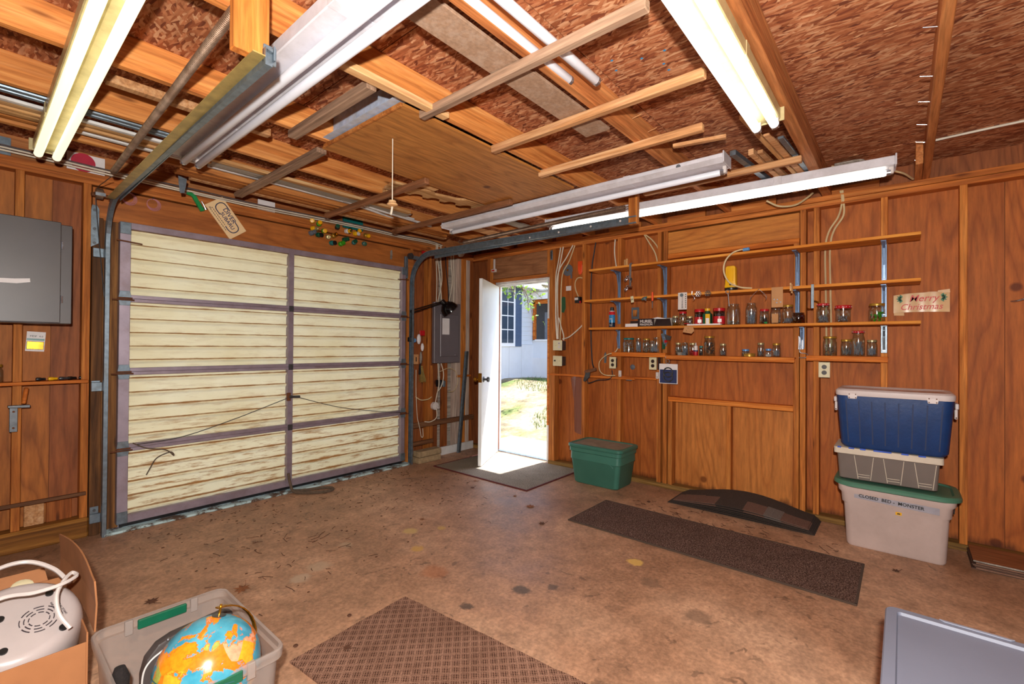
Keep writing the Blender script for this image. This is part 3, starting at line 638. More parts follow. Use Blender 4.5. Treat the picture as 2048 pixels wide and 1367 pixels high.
fixture((2.49,.503), (.06,.503), 2.438, .115, (.038,-.038), ('tube_lit','tube_lit'), 'brightly lit two-tube shop light running along the joist above the runner mat', hm='white_metal2')
f4 = fixture((2.895,3.24), (2.895,.80), 2.432, .12, (-.03,), ('tube_off',), 'unlit white shop light hung above the entry door end of the shelves', drop=.03, wings=True)
MB().cyl((2.83,1.06,2.408), (2.826,1.06,2.408), .014, n=14).o('knockout', 'grey_disc', f4)
fixture((3.44,2.47), (3.585,.04), 2.44, .11, (.0,), ('tube_lit',), 'lit single-tube shop light parallel to the shelf wall', drop=.028)
for y, lb in ((1.118, 'loose white fluorescent tube on the joist, the one beside the fibreboard'), (1.030, 'loose white fluorescent tube, the one farther from the fibreboard')):
    x1 = 1.70 if y > 1.1 else 1.78
    t = MB().lathe([(0,0),(.012,0),(.020,.012),(.020,1.188),(.012,1.2),(0,1.2)], (x1-1.2, y, 2.462), 14, (1,0,0)).o('fluorescent_tube', 'tube_off', smooth=True, label=lb, cat='tube', group='loose tubes laid on the ceiling laths')
    MB().cyl((x1-.012,y,2.462), (x1+.004,y,2.462), .0205, n=14).o('end_cap', 'chrome', t, smooth=True)

# ================================================================ LATHS AND STORED LUMBER OVERHEAD
def lathY(x, y0, y1, mt, label, w=.038, th=.04, z=2.40):
    return MB().box(x-w/2, x+w/2, y0, y1, z, z+th).o('lath', mt, bev=.004, label=label, cat='wood strip', group='laths nailed under the joists')
lathY(1.432, .64, 1.80, 'lath', 'tan lath crossing under the two loose fluorescent tubes')
lathY(1.945, .62, 1.80, 'lath_tan', 'middle lath of the three between the plywood sheet and the lit joist light')
lathY(2.42, .78, 1.82, 'lath_tan', 'short blunt-ended lath, nearest of the three to the shelf wall')
lathY(1.125, 1.755, 2.51, 'lath', 'scuffed grey lath over the galvanised sheet', .05)
lathY(1.325, 2.575, 3.85, 'lath', 'wide grey lath running from the plywood sheet corner to the door header', .06, .03, 2.405)
lathY(2.0, 2.45, 3.80, 'lath_brown', 'thin brown lath passing under the wooden rack with round cut-outs', z=2.383)
lathY(2.70, 2.30, 3.82, 'lath_brown', 'brown lath ending above the pull cord handle', z=2.383)
lathY(3.20, .46, 1.45, 'lath_tan', 'lath holding up the bundle of trim beside the lit joist light', .04)
def boardX(name, x0, x1, y, w, z0, th, mt, label, cat='board', grp='lumber stored on the laths', yaw=0.0):
    mb = MB(); d = Vector((math.cos(yaw), math.sin(yaw), 0)); mb.obox(((x0+x1)/2, y, z0+th/2), (x1-x0, w, th), d, (-d.y, d.x, 0))
    return mb.o(name, mt, bev=.002, label=label, cat=cat, group=grp)
MB().box(.45, 2.19, 1.185, 1.33, 2.443, 2.456).o('fibreboard_strip', 'particle', bev=.001, label='grey-brown fibreboard strip lying flat between two joists', cat='board')
ps = MB().box(1.32, 2.80, 1.80, 2.56, 2.424, 2.4385).o('plywood_sheet', 'ply_c', bev=.001, label='large plywood sheet with dark streaky grain under the joists', cat='plywood')
bx('edge_batten', 1.305, 1.319, 1.80, 2.52, 2.418, 2.437, 'trim_x2', ps, .002)
MB().box(1.330,1.333,1.79,2.458,2.446,2.575).box(1.27,1.333,1.79,2.458,2.443,2.446).o('metal_sheet', 'sheet_steel', label='bent galvanised metal sheet between the joists at the plywood sheet edge', cat='metal sheet')
boardX('pine_strip', .90, 1.52, 1.72, .045, 2.41, .028, 'trim_x', 'pale pine strip nailed along the joist above the plywood sheet', 'board')
boardX('rough_batten', .39, 1.08, 2.69, .045, 2.445, .04, 'lath_tan', 'rough grey-tan batten lying between the joists near the spring', 'board')
# conduits and trim in the two bays nearest the garage door
for i in range(4): MB().cyl((-.5,3.10+.022*i,2.452+.003*(i % 2)), (.80-.03*i,3.10+.022*i,2.452+.003*(i % 2)), .009, n=8).o('conduit', 'galv', smooth=True, label='blue-grey conduit behind the lit yellow light, %s in the bundle' % ('nearest the joist', 'second', 'third', 'closest to the white trim')[i], cat='pipe', group='conduits on the laths')
L_ = [(-.6,.90,3.25,.03,.016,'white_trim','flat white trim strip next to the conduits'), (-.6,.95,3.31,.045,.012,'trim_x','tan trim strip second from the conduits'), (-.3,1.0,3.37,.03,.018,'trim_x','narrow tan trim strip behind the lit yellow light'),
      (.38,.98,3.46,.028,.014,'white_trim','white quarter-round trim closest to the header bay'), (-.6,.40,3.42,.05,.016,'trim_x','short tan offcut on the cabinet side of the lit yellow light'), (-.5,.30,3.51,.035,.016,'trim_x2','orange offcut nearest the cabinet')]
for k, (x0,x1,y,w,th,mt,lb) in enumerate(L_): boardX('trim_board', x0,x1,y,w,2.441+.006*(k % 2),th,mt,lb)
L_ = [(.95,2.50,3.30,.045,.022,'trim_x','long tan trim board in the bay beside the plywood sheet'), (1.0,2.55,3.39,.10,.012,'grey_x','wide grey panel strip in the bay beside the plywood sheet'), (1.02,2.70,3.50,.025,.02,'white_trim','long white stick nearest the joist over the hose fittings'),
      (2.10,2.92,3.46,.02,.018,'white_trim','white dowel slanting towards the pull cord',.12), (1.95,2.60,3.52,.02,.012,'white_trim','short white stick with a blue band',.22), (2.1,2.55,3.35,.05,.02,'trim_x2','orange-brown offcut over the end of the grey panel strip')]
for k, q in enumerate(L_): boardX('trim_board', q[0],q[1],q[2],q[3],2.441+.009*(k % 3),q[4],q[5],q[6], yaw=q[7] if len(q) > 7 else 0)
for k, (x0, x1, y, mt, lb) in enumerate(((.9,3.2,3.66,'trim_x2','long orange board nearest the joist over the door header'), (.9,3.3,3.73,'trim_x2','second long orange board over the door header'), (1.0,3.35,3.80,'lath_tan','third long board over the door header, paler than the two beside it'))):
    boardX('stored_board', x0, x1, y, .055, 2.441, .03, mt, lb)
boardX('grey_plank', 2.86, 3.6, 2.80, .12, 2.441, .014, 'grey_x', 'grey plank over the unlit shop light near the entry door')
boardX('grey_plank', 2.75, 3.9, 3.22, .14, 2.441, .014, 'lath_tan', 'short tan plank above the curved track')
rk = E('holed_rack', (2.35,2.82,2.441), 'flat wooden rack with a row of round cut-outs lying on the laths', 'rack')
poly = [(0,0)]
for i in range(5):
    cx = .11+.15*i
    poly += [(cx+.05*math.cos(a), .0+.05*math.sin(a)) for a in [math.pi-math.pi*j/8 for j in range(9)]]
poly += [(.80,0),(.80,.16),(.62,.16),(.56,.12),(.36,.12),(.30,.16),(0,.16)]
MB().prism(poly, (1.98,2.92,2.443), (.98,-.2,0), (-.2,-.98,0), -.018).o('cutout_board', 'trim_x', rk, bev=.001)
bx('cleat', 2.05, 2.25, 2.62, 2.68, 2.443, 2.47, 'trim_x', rk); bx('cleat', 2.02, 2.10, 2.95, 3.0, 2.443, 2.475, 'trim_x', rk)
# trim bundle beside the lit joist light, on the last lath
for k, (x0,x1,y,w,th,mt,yaw,lb) in enumerate(((2.50,3.95,.62,.022,.02,'trim_x',-.07,'round tan dowel running out from the bundle'), (2.95,3.95,.78,.035,.03,'galv',-.10,'grey metal strip in the trim bundle'), (3.0,3.95,.70,.03,.035,'lath_tan',-.09,'notched tan rail in the trim bundle'),
        (3.02,3.95,.665,.03,.02,'lath_tan',-.07,'flat tan strip in the trim bundle'), (2.78,3.9,.575,.035,.012,'lath_tan',-.07,'tan strip beside the lit tubes in the trim bundle'), (2.88,3.9,.535,.03,.014,'galv',-.06,'pale metal strip closest to the joist in the trim bundle'))):
    boardX('trim_strip', x0, x1, y-.05, w, 2.442+.004*(k % 2), th, mt, lb, grp='trim bundle on the last lath', yaw=yaw)
boardX('lath_offcut', 2.52, 2.80, .88, .03, 2.446, .02, 'lath_tan', 'pale slat lying askew above the blunt-ended lath', yaw=-1.35)
# pull cord
pc = E('hanging_pull', (1.50,2.135,1.95), 'thin white pull cord with a turned wooden handle hanging below the plywood sheet', 'pull cord')
MB().cyl((1.50,2.135,2.424), (1.503,2.137,2.085), .0028, n=6).o('cord', 'cable', pc, smooth=True)
MB().lathe([(0,-.004),(.012,-.002),(.028,.004),(.030,.012),(.022,.018),(.020,.030),(.006,.032),(0,.032)], (1.503,2.137,2.055), 16).o('handle', 'trim_x', pc, smooth=True)
MB().tube([(1.503,2.137,2.055), (1.498,2.135,2.03), (1.49,2.13,2.005)], .006, 6).o('tail', 'cable', pc, smooth=True)
# small galvanised strap hanging from the lath end
MB().prism([(0,0),(.05,-.01),(.045,-.06),(.035,-.11),(.012,-.115),(.004,-.06)], (.92,3.75,2.43), (1,0,0), (0,0,1), .002).o('strap_tab', 'galv', label='bent galvanised strap tab below the unlit two-tube light', cat='strap')
# sheet with a red disc and a teal box behind the cables, above the header
sg = MB().box(.42, .61, 4.205, 4.211, 2.443, 2.56).o('disc_sign', 'paper', label='white sign with a large red disc above the top plate', cat='sign')
MB().lathe([(.062,0),(.062,.002),(0,.002)], (.50,4.2045,2.502), 28, (0,-1,0)).o('red_disc', 'red_paint', sg)
MB().box(2.39, 2.60, 4.19, 4.225, 2.443, 2.56).o('teal_box', 'teal', bev=.003, label='dark teal carton standing behind the cables over the hose fittings', cat='box')
MB().box(1.60, 1.74, 4.20, 4.208, 2.443, 2.53).o('paper_card', 'paper', label='white printed card tucked behind the cables over the door', cat='card')
MB().box(.10, .17, 4.20, 4.208, 2.40+.043, 2.55).o('grey_card', 'galv', label='small grey metal card above the cabinet behind the cables', cat='plate')
# ================================================================ THINGS ON THE GARAGE DOOR WALL
cb = E('wall_cabinet', (.04,4.17,1.41), 'dark grey painted wall cabinet with a wide flat door', 'cabinet')
bx('body', -.36, .426, 3.955, 4.168, 1.41, 2.02, 'grey_cab', cb, .003)
dr = bx('door', -.35, .374, 3.935, 3.953, 1.415, 2.03, 'grey_cab', cb, .003)
for z in (1.56, 1.89): MB().cyl((.379,3.944,z-.022), (.379,3.944,z+.022), .006, n=8).o('hinge', 'chrome', dr, smooth=True)
MB().add([(-.05,3.932,1.632),(.19,3.932,1.638),(.245,3.931,1.650),(.243,3.931,1.672),(.18,3.932,1.664),(-.05,3.932,1.654)], [(0,1,2,3,4,5)]).o('tape_strip', 'paper', dr)
cd = MB().obox((.292,4.248,1.30), (.085,.125,.006), (.99,0,-.06), (.06,0,.99)).o('picture_hook_card', 'paper', label='white blister card of brass picture hooks pinned below the cabinet', cat='card')
MB().obox((.290,4.243,1.275), (.078,.05,.006), (.99,0,-.06), (.06,0,.99)).o('hook_blister', 'brass', cd, bev=.002)
text('printed_name', 'MDF  4.0', .016, (.296,4.2445,1.333), 'ink', cd, (.99,0,-.06), (.06,0,.99)); MB().obox((.292,4.2445,1.313), (.08,.012,.001), (.99,0,-.06), (.06,0,.99)).o('printed_band', 'teal', cd)
MB().box(-.4, .532, 4.125, 4.258, 1.03, 1.05).o('wall_ledge', 'ledge_x', bev=.002, label='narrow wooden ledge across the studs under the grey cabinet', cat='ledge')
def jar(x, y, z, r, h, lid, fill, label, fh=.55, lidh=.014, neck=.86, gl='jar', name='glass_jar', grp='jars of hardware on the shelf wall', dots=False):
    j = E(name, (x,y,z), label, 'jar', grp); nh = h-(lidh if lid else 0)
    MB().lathe([(0,.001),(r*.92,.001),(r,.006),(r,nh*.74),(r*.97,nh*.80),(r*neck,nh*.88),(r*neck,nh)] , (x,y,z), 20).o('glass', gl, j, smooth=True)
    if lid:
        l = MB().lathe([(0,nh-.002),(r*neck*1.07,nh-.002),(r*neck*1.09,nh+.001),(r*neck*1.09,h-.003),(r*neck*1.04,h),(0,h)], (x,y,z), 22).o('lid', lid, j, smooth=True)
        if dots:
            for i in range(14):
                a = 2*math.pi*i/14; MB().sph((x+r*neck*1.09*math.cos(a), y+r*neck*1.09*math.sin(a), z+h-lidh*.55), .0028, 6).o('dot', 'white_pl', l)
    else: MB().tube([(x+r*neck*math.cos(a), y+r*neck*math.sin(a), z+h) for a in [2*math.pi*i/18 for i in range(18)]], .0022, 5, True).o('rim', gl, j, smooth=True)
    if fill:
        mb = MB(); rr = r*.80; top = nh*fh
        if fill in ('nails', 'chrome'):
            for i in range(30):
                a, q = random.uniform(0, 6.28), rr*math.sqrt(random.random()); p0 = Vector((x+q*math.cos(a), y+q*math.sin(a), z+random.uniform(.006, .02)))
                a2 = a+random.uniform(-1.2, 1.2); q2 = rr*random.random(); p1 = Vector((x+q2*math.cos(a2), y+q2*math.sin(a2), z+top*random.uniform(.6, 1.1)))
                mb.cyl(p0, p1, .0022, n=5)
        else:
            for i in range(46):
                a, q = random.uniform(0, 6.28), rr*math.sqrt(random.random())
                mb.sph((x+q*math.cos(a), y+q*math.sin(a), z+.006+random.random()*top), random.uniform(.005, .0095), 6, (1, .7, .8))
        mb.o('contents', fill, j, kind='stuff')
    return j
jar(.115, 4.20, 1.05, .038, .11, 'gold_lid', 'nails', 'glass jar with a gold lid on the ledge under the cabinet', grp=None)
for i, (x, mt, lb) in enumerate(((.29,'black','short black socket lying on the ledge under the cabinet'), (.345,'yellow','yellow-handled bit on the ledge under the cabinet'), (.395,'steel','pair of steel sockets on the ledge under the cabinet'), (.435,'black_gloss','black drill chuck on the ledge under the cabinet'), (.49,'black','black knurled cap on the ledge nearest the door jamb'))):
    MB().lathe([(0,0),(.009,.001),(.011,.006),(.011,.022),(.008,.028),(.008,.044),(0,.046)], (x,4.18,1.062), 10, (1,.15,0)).o('socket_bit', mt, smooth=True, label=lb, cat='tool')
hm = E('hatchet', (.21,4.16,.87), 'hatchet with a wooden handle hung on the stud below the ledge', 'tool')
MB().obox((.243,4.15,.965), (.02,.10,.028), (.98,0,-.12), (.12,0,.98)).o('handle', 'ledge_x', hm, bev=.005)
MB().prism([(-.045,-.008),(.05,-.014),(.05,.004),(-.045,.006)], (.215,4.155,.905), (1,0,0), (0,0,1), .03).o('head', 'steel', hm, bev=.002)
pl = MB().box(.178,.214,4.155,4.169,.745,.895).o('striker_plate', 'steel', bev=.002, label='long steel plate screwed to the stud under the hatchet', cat='plate')
for z in (.77, .87): MB().cyl((.196,4.156,z), (.196,4.149,z), .006, n=8).o('screw', 'rust', pl)
# plate reading DIVER SUBARU
ex, ey = Vector((.60,0,-.80)), Vector((.80,0,.60)); pc0 = Vector((1.345,4.158,2.302))
pt = MB().obox(pc0, (.30,.152,.003), ex, ey).o('dealer_plate', 'cream_card', bev=.0008, label='cream dealer licence plate hung slantwise on the door header', cat='sign')
of = Vector((0,-.0022,0))
text('lettering', 'DIVER', .050, pc0+ey*.034-ex*.005+of, 'navy', pt, ex, ey, .95, bold=.0004)
text('lettering', 'SUBARU', .040, pc0-ey*.006+ex*.022+of, 'navy', pt, ex, ey, 1.0, bold=.0005)
for s in (-1, 1):
    pts = [(s*-.035,.058),(s*-.09,.058),(s*-.112,.045),(s*-.12,.02),(s*-.112,-.008),(s*-.09,-.022),(s*-.045,-.022)]
    if s > 0: pts = [(a, b_*1.0) for a, b_ in pts]
    else: pts = [(.055,.040),(.10,.036),(.118,.02),(.122,-.008),(.112,-.03),(.085,-.042),(.05,-.042)]
    q = [pc0+ex*a+ey*b_+of for a, b_ in pts]; mb = MB(); q = sm(q, 4)
    for i in range(len(q)-1): mb.obox((q[i]+q[i+1])/2, ((q[i+1]-q[i]).length+.002, .007, .0012), q[i+1]-q[i], (q[i+1]-q[i]).cross(Vector((0,1,0))))
    mb.o('swoosh', 'navy', pt)
for k, (a, b_, w) in enumerate(((-.03,-.040,.16), (-.01,-.058,.22), (-.105,-.050,.02))): 
    mb = MB()
    for i in range(int(w/.016)): mb.obox(pc0+ex*(a-w/2+i*.016)+ey*b_+of, (.009+.004*((i*7+k) % 3)/2,.0045,.0008), ex, ey)
    mb.o('small_print', 'ink_grey', pt, kind='stuff')
# green spray nozzle
gn = E('spray_nozzle', (1.13,4.15,2.33), 'green garden hose spray nozzle hung on the header beside the cream plate', 'nozzle')
MB().prism([(-.065,.035),(-.03,.04),(.0,.02),(.012,-.004),(.058,-.078),(.03,-.092),(-.012,-.02),(-.03,.012),(-.062,.018)], (1.135,4.158,2.405), (1,0,0), (0,0,1), .022).o('grip', 'green_pl', gn, bev=.004)
MB().tube([(1.17,4.145,2.395), (1.185,4.143,2.365), (1.20,4.145,2.335)], .004, 6).o('lever', 'chrome', gn, smooth=True); MB().cyl((1.07,4.147,2.432), (1.045,4.147,2.438), .012, n=10).o('tip', 'chrome', gn, smooth=True)
for x, z, lb in ((.868,2.305,'small coil of pink wire on a nail in the header'), (.73,2.315,'larger tangle of pink wire half hidden behind the yellow-flanged track')):
    w = E('wire_coil', (x,4.15,z-.04), lb, 'wire', 'pink wire coils on the header')
    for k in range(4):
        rr = .032+.003*k; MB().tube([(x+rr*math.cos(a)+.002*k, 4.158-.003*k, z+rr*math.sin(a)*(1.05)-.003*k) for a in [2*math.pi*i/20 for i in range(20)]], .0018, 5, True).o('loop', 'pink', w, smooth=True)
    MB().cyl((x,4.165,z+.033), (x,4.13,z+.04), .003, n=6).o('nail', 'steel', w)
# hose fittings on nails
FT = [(2.055,2.43,'yellow','yellow','yellow hose fitting at the top of the cluster'), (2.115,2.412,'lime','yellow','green-and-yellow fitting just under the top one'), (2.052,2.36,'yellow','pale_lid','ribbed yellow fitting at the outer edge of the cluster'), (2.035,2.31,'grey_disc','grey_disc','grey fitting at the lower outer edge of the cluster'), (2.10,2.312,'green_dk','black','dark round fitting beside the grey one'),
      (2.165,2.36,'lime','yellow','bright green fitting with a yellow stem'), (2.205,2.31,'pale_lid','pale_lid','brass twin fitting in the middle of the cluster'), (2.255,2.325,'gold_lid','brass','small gold fitting beside the brass twin'), (2.235,2.258,'teal','black','teal fitting with a pale ring, lowest but one'), (2.33,2.262,'lime','lime','plain green fitting at the bottom of the cluster'),
      (2.30,2.415,'black','green_dk','black fitting under the teal carton'), (2.365,2.31,'green_dk','green_dk','dark green double fitting below the white one'), (2.39,2.40,'white_pl','yellow','white fitting with a yellow tip'), (2.425,2.40,'green_dk','black','dark green fitting touching the white one'), (2.475,2.30,'teal','green_dk','large teal triple fitting below the yellow one'),
      (2.48,2.395,'yellow','white_pl','yellow fitting with a white collar'), (2.515,2.405,'black','yellow','black-tipped yellow fitting with its open end down'), (2.60,2.40,'gold_lid','yellow','gold fitting nearest the pull cord'), (2.592,2.315,'teal','green_dk','small teal fitting set apart at the door end')]
for x, z, a, b_, lb in FT:
    f = E('hose_fitting', (x,4.15,z), lb, 'hose fitting', 'hose fittings on nails over the garage door')
    d = Vector((random.uniform(-.5,.6), -1, random.uniform(-.35,.35))).normalized(); c = Vector((x,4.162,z))
    MB().lathe([(0,0),(.021,0),(.023,.006),(.023,.028),(.016,.034),(.016,.046),(0,.047)], c, 12, tuple(d)).o('body', a, f, smooth=True)
    MB().lathe([(0,.042),(.019,.042),(.021,.047),(.019,.060),(.011,.061),(.011,.054),(0,.054)], c, 12, tuple(d)).o('collar', b_, f, smooth=True)
MB().prism([(-.012,-.05),(.010,-.05),(.016,.0),(.012,.045),(.0,.05),(-.012,.03)], (2.92,4.164,2.255), (1,0,0), (0,0,1), .002).o('tape_patch', 'grey_x', label='small grey tape patch stuck to the header near the curved track', cat='tape')
# cables along the top plate
for k, (zz_, yy, mt, lb) in enumerate(((2.462,4.13,'cable','white cable nearest the room along the top of the garage door wall'), (2.452,4.155,'cable','white cable along the garage door wall, the one against the plate'), (2.478,4.145,'chrome','shiny metal-clad cable along the top of the garage door wall'))):
    wire('electrical_cable', [(-.9,yy,zz_), (.1,yy,zz_+.004), (.6,yy,zz_-.006), (1.15,yy,zz_-.014+.004*k), (1.6,yy,zz_-.012), (2.1,yy,zz_), (2.6,yy,zz_+.008), (3.05,yy-.01,zz_+.002), (3.40,yy-.01,zz_+.012), (3.62,yy+.02,zz_+.004)], .006, mt, label=lb, cat='cable', group='cables along the garage door wall')
# electrical panel
ep = E('breaker_panel', (3.69,4.15,1.08), 'grey electrical breaker panel mounted between the studs', 'electrical panel')
bx('box', 3.492, 3.90, 4.125, 4.168, 1.085, 1.795, 'grey_panel', ep, .004); pd = bx('panel_door', 3.575, 3.86, 4.113, 4.124, 1.16, 1.66, 'grey_panel', ep, .005)
bx('directory_card', 3.60, 3.71, 4.1105, 4.1125, 1.42, 1.61, 'paper', pd, 0); bx('latch', 3.80, 3.84, 4.107, 4.1125, 1.17, 1.19, 'grey_panel', pd, .003)
def cbl(pts, lb, mt='cable', r=.006, grp=None): return wire('electrical_cable', pts, r, mt, label=lb, cat='cable', group=grp)
G_ = 'cables above and below the breaker panel'
for k, (x, xb, lb) in enumerate(((3.53,3.53,'white cable entering the panel top, farthest from the entry door'), (3.60,3.55,'white cable crossing another above the panel'), (3.55,3.61,'white cable that crosses its neighbour above the panel'), (3.76,3.72,'white cable dropping behind the lamp head'), (3.80,3.80,'white cable beside the pale stud above the panel'))):
    cbl([(x,4.15,2.47), (x-.01,4.14,2.30), ((x+xb)/2+.03*(k % 2),4.135,2.05), (xb,4.14,1.79)], lb, grp=G_)
cbl([(3.66,4.14,2.46), (3.67,4.135,2.2), (3.70,4.13,1.98), (3.71,4.13,1.81)], 'black cable running down to the panel behind the lamp', 'cable_black', grp=G_)
cbl([(3.57,4.15,1.08), (3.58,4.14,.85), (3.55,4.14,.72), (3.52,4.14,.60)], 'white cable hanging from the panel to the ivory outlet', grp=G_)
cbl([(3.62,4.15,1.08), (3.65,4.14,.95), (3.62,4.14,.82), (3.55,4.13,.75)], 'white cable curling below the panel towards the stud', grp=G_)
cbl([(3.58,4.14,.98), (3.70,4.12,1.02), (3.82,4.12,.98), (3.86,4.12,.85), (3.80,4.12,.75), (3.72,4.13,.74)], 'thin tan cable looping out below the panel', 'cable_tan', .004, G_)
cbl([(3.24,4.14,.72), (3.30,4.12,.68), (3.40,4.12,.68), (3.46,4.13,.70)], 'short rope of cable tied between the studs beside the brush', 'cable_tan', .006, G_)
cbl([(3.245,4.14,1.02), (3.24,4.13,.75), (3.26,4.13,.5), (3.29,4.12,.36), (3.31,4.12,.27), (3.335,4.12,.27), (3.33,4.12,.36)], 'thin white cord hanging down past the brace board', 'cable', .0035, G_)
cbl([(3.53,4.12,.56), (3.52,4.11,.46), (3.44,4.12,.42), (3.36,4.125,.43)], 'white cord plugged into the low outlet', 'cable', .005, G_)
ou = E('low_outlet', (3.52,4.15,.55), 'round white outlet low on the wall under the breaker panel', 'outlet')
MB().cyl((3.525,4.168,.59), (3.525,4.13,.59), .045, n=18).o('body', 'white_pl', ou, smooth=True); MB().cyl((3.535,4.13,.58), (3.54,4.09,.57), .016, n=10).o('plug', 'white_pl', ou, smooth=True)
bk = E('junction_box', (3.66,4.24,.82), 'small dark junction box below the breaker panel', 'box'); bx('box', 3.63, 3.70, 4.18, 4.258, .80, .88, 'black', bk, .003); bx('cover', 3.67, 3.705, 4.165, 4.179, .80, .87, 'galv', bk, .002)
# swing arm lamp
lp = E('swing_arm_lamp', (3.17,4.10,1.35), 'black swing-arm work lamp in front of the breaker panel', 'lamp')
MB().cyl((3.145,4.10,1.35), (3.145,4.09,1.67), .010, n=8).o('upright', 'black_gloss', lp, smooth=True); bx('clamp', 3.13, 3.18, 4.09, 4.15, 1.33, 1.38, 'black', lp, .004)
for dz in (0, .03): MB().cyl((3.145,4.085,1.645+dz), (3.52,4.03,1.775+dz*.6), .007, n=8).o('arm', 'black_gloss', lp, smooth=True)
MB().sph((3.145,4.088,1.66), .022, 10).o('joint', 'black', lp, smooth=True); MB().sph((3.52,4.03,1.785), .024, 10).o('joint', 'black', lp, smooth=True)
hd = MB().lathe([(0,-.10),(.02,-.10),(.03,-.095),(.032,-.05),(.05,-.042),(.085,-.01),(.10,.03),(.104,.065),(.098,.065),(.09,.03),(.06,-.02),(0,-.03)], (3.575,4.005,1.735), 24, (.45,-.25,-.55)).o('shade', 'black_gloss', lp, smooth=True)
MB().lathe([(0,0),(.045,0),(.05,.02),(.035,.04),(0,.045)], (3.585,4.0,1.725), 14, (.45,-.25,-.55)).o('bulb', 'white_pl', hd, smooth=True)
# clutter hung under the lamp
wg = E('work_gloves', (3.27,4.13,1.20), 'grey-white rags hung on the stud below the lamp', 'rags')
MB().sph((3.28,4.14,1.36), .03, 10, (.9,.6,2.0)).o('rag', 'paper', wg, smooth=True); MB().sph((3.33,4.14,1.27), .03, 10, (.7,.6,1.6)).o('rag', 'paper', wg, smooth=True); MB().sph((3.31,4.14,1.15), .025, 10, (.7,.6,3.0)).o('rag', 'grey_x', wg, smooth=True)
MB().lathe([(0,0),(.022,0),(.024,.01),(.022,.02),(0,.02)], (3.20,4.13,1.345), 14, (0,-1,0)).o('tape_roll', 'blue_lid', smooth=True, label='small blue tape roll hung on the stud below the lamp', cat='tape')
MB().box(3.30,3.37,4.145,4.155,1.40,1.46).o('red_tag', 'red', bev=.002, label='red tag pinned beside the rags under the lamp', cat='tag')
sc_ = MB().box(3.205,3.275,4.135,4.16,1.08,1.19).o('switch_card', 'kraft', bev=.002, label='cream switch cover on the stud beside the track', cat='switch'); MB().box(3.235,3.245,4.13,4.136,1.11,1.16).o('toggle', 'brown_black', sc_)
br = E('whisk_brush', (3.27,4.13,.86), 'worn straw brush with a dark handle hung below the switch', 'brush')
MB().lathe([(0,0),(.016,.01),(.012,.08),(.010,.12),(0,.125)], (3.29,4.13,.96), 8).o('handle', 'black', br, smooth=True)
mb = MB()
for i in range(40): mb.cyl((3.31+random.uniform(-.015,.015),4.13,1.06), (3.33+random.uniform(-.04,.045),4.13+random.uniform(-.02,.02),.87+random.uniform(0,.03)), .0025, n=4)
mb.o('bristles', 'galv_yellow', br, kind='stuff')
for dx, mt, lb in ((0,'steel','dark steel rod leaning in the corner, the one nearer the door'), (-.03,'galv','blue-grey metal rod leaning in the corner beside the dark one')):
    MB().cyl((4.03+dx,4.13,1.22), (3.88+dx,4.10,.0), .014, n=8).o('metal_rod', mt, smooth=True, label=lb, cat='rod', group='rods leaning in the corner')
MB().box(3.88,4.10,4.135,4.168,.905,.93).o('rod_keeper', 'ledge_x', bev=.002, label='short wooden cleat across the leaning rods', cat='wood strip')
for i, lb in enumerate(('lower of two rough concrete bricks by the track foot', 'upper of two rough concrete bricks by the track foot')):
    mb = MB().box(3.19+.015*i,3.505+.015*i,4.005+.01*i,4.125+.005*i,.0+.065*i,.063+.065*i); mb.o('concrete_brick', pm('brick_%d' % i, 'a08866', .9, var=.25, scale=30, bump=.4), bev=.008, seg=2, label=lb, cat='brick', group='bricks stacked beside the track')

# ================================================================ SHELF WALL
SH = [(2.05,2.355,'top pine shelf of the three, with the yellow cord plug on it'), (1.752,2.41,'middle pine shelf of the three, with the yellow lantern on it'), (1.478,2.353,'lowest long pine shelf, carrying most of the jars')]
for zt, y1, lb in SH: MB().box(3.945,4.158,-.088,y1,zt-.02,zt).o('wall_shelf', 'shelf', bev=.002, label=lb, cat='shelf', group='long pine shelves')
for y0, y1, z, lb, x0 in ((1.645,2.186,1.24,'short pine ledge holding the teal-lidded jar',4.10), (.634,1.643,1.222,'long pine ledge between the jamb studs under the jars',4.10), (.08,.559,1.24,'short pine ledge above the outlet next to the cooler',4.10)):
    MB().box(x0,4.245,y0,y1,z-.012,z).box(x0,x0+.02,y0,y1,z-.04,z-.012).o('wall_ledge', 'ledge', bev=.002, label=lb, cat='ledge', group='pine ledges under the shelves')
def bracket(y, zt, zb, label, arm=.16, mt='bracket', w=.03):
    k = E('shelf_bracket', (4.155,y,zb), label, 'bracket', 'steel shelf brackets')
    bx('leg', 4.15, 4.159, y-w/2, y+w/2, zb, zt-.022, mt, k, .002); 
    bx('arm', 4.159-arm, 4.159, y-w/2, y+w/2, zt-.027, zt-.021, mt, k, .001)
    h = zt-zb; c = [(0,-.03), (-arm*.95,-.027), (-arm*.6,-.034), (-arm*.3,-.055), (-.035,-.10), (-.016,-.17 if h > .2 else -.12), (-.010,-(h-.02)), (0,-(h-.02))]
    MB().prism(c, (4.152, y-.007, zt), (1,0,0), (0,0,1), -.014).o('gusset', mt, k, bev=.002)
    MB().cyl((4.149,y,zb+.02), (4.146,y,zb+.02), .006, n=8).o('screw', 'chrome', k)
    return k
BY = ((2.135,'first bracket, at the spray can end'), (1.67,'second bracket, beside the old opening stud'), (.625,'third bracket, left of the cream cables'), (.102,'last bracket, by the holiday banner'))
for i, (zt, nm) in enumerate(((2.05,'top'), (1.752,'middle'))):
    for y, lb in BY: bracket(y, zt, zt-(.285 if i == 0 else .235), 'blue-grey steel bracket under the %s shelf, %s' % (nm, lb))
bracket(2.137, 1.478, 1.275, 'blue-grey strap bracket under the lowest shelf above the first outlet', .05); bracket(1.675, 1.478, 1.30, 'short bracket under the lowest shelf behind the hanging clamps', .05)
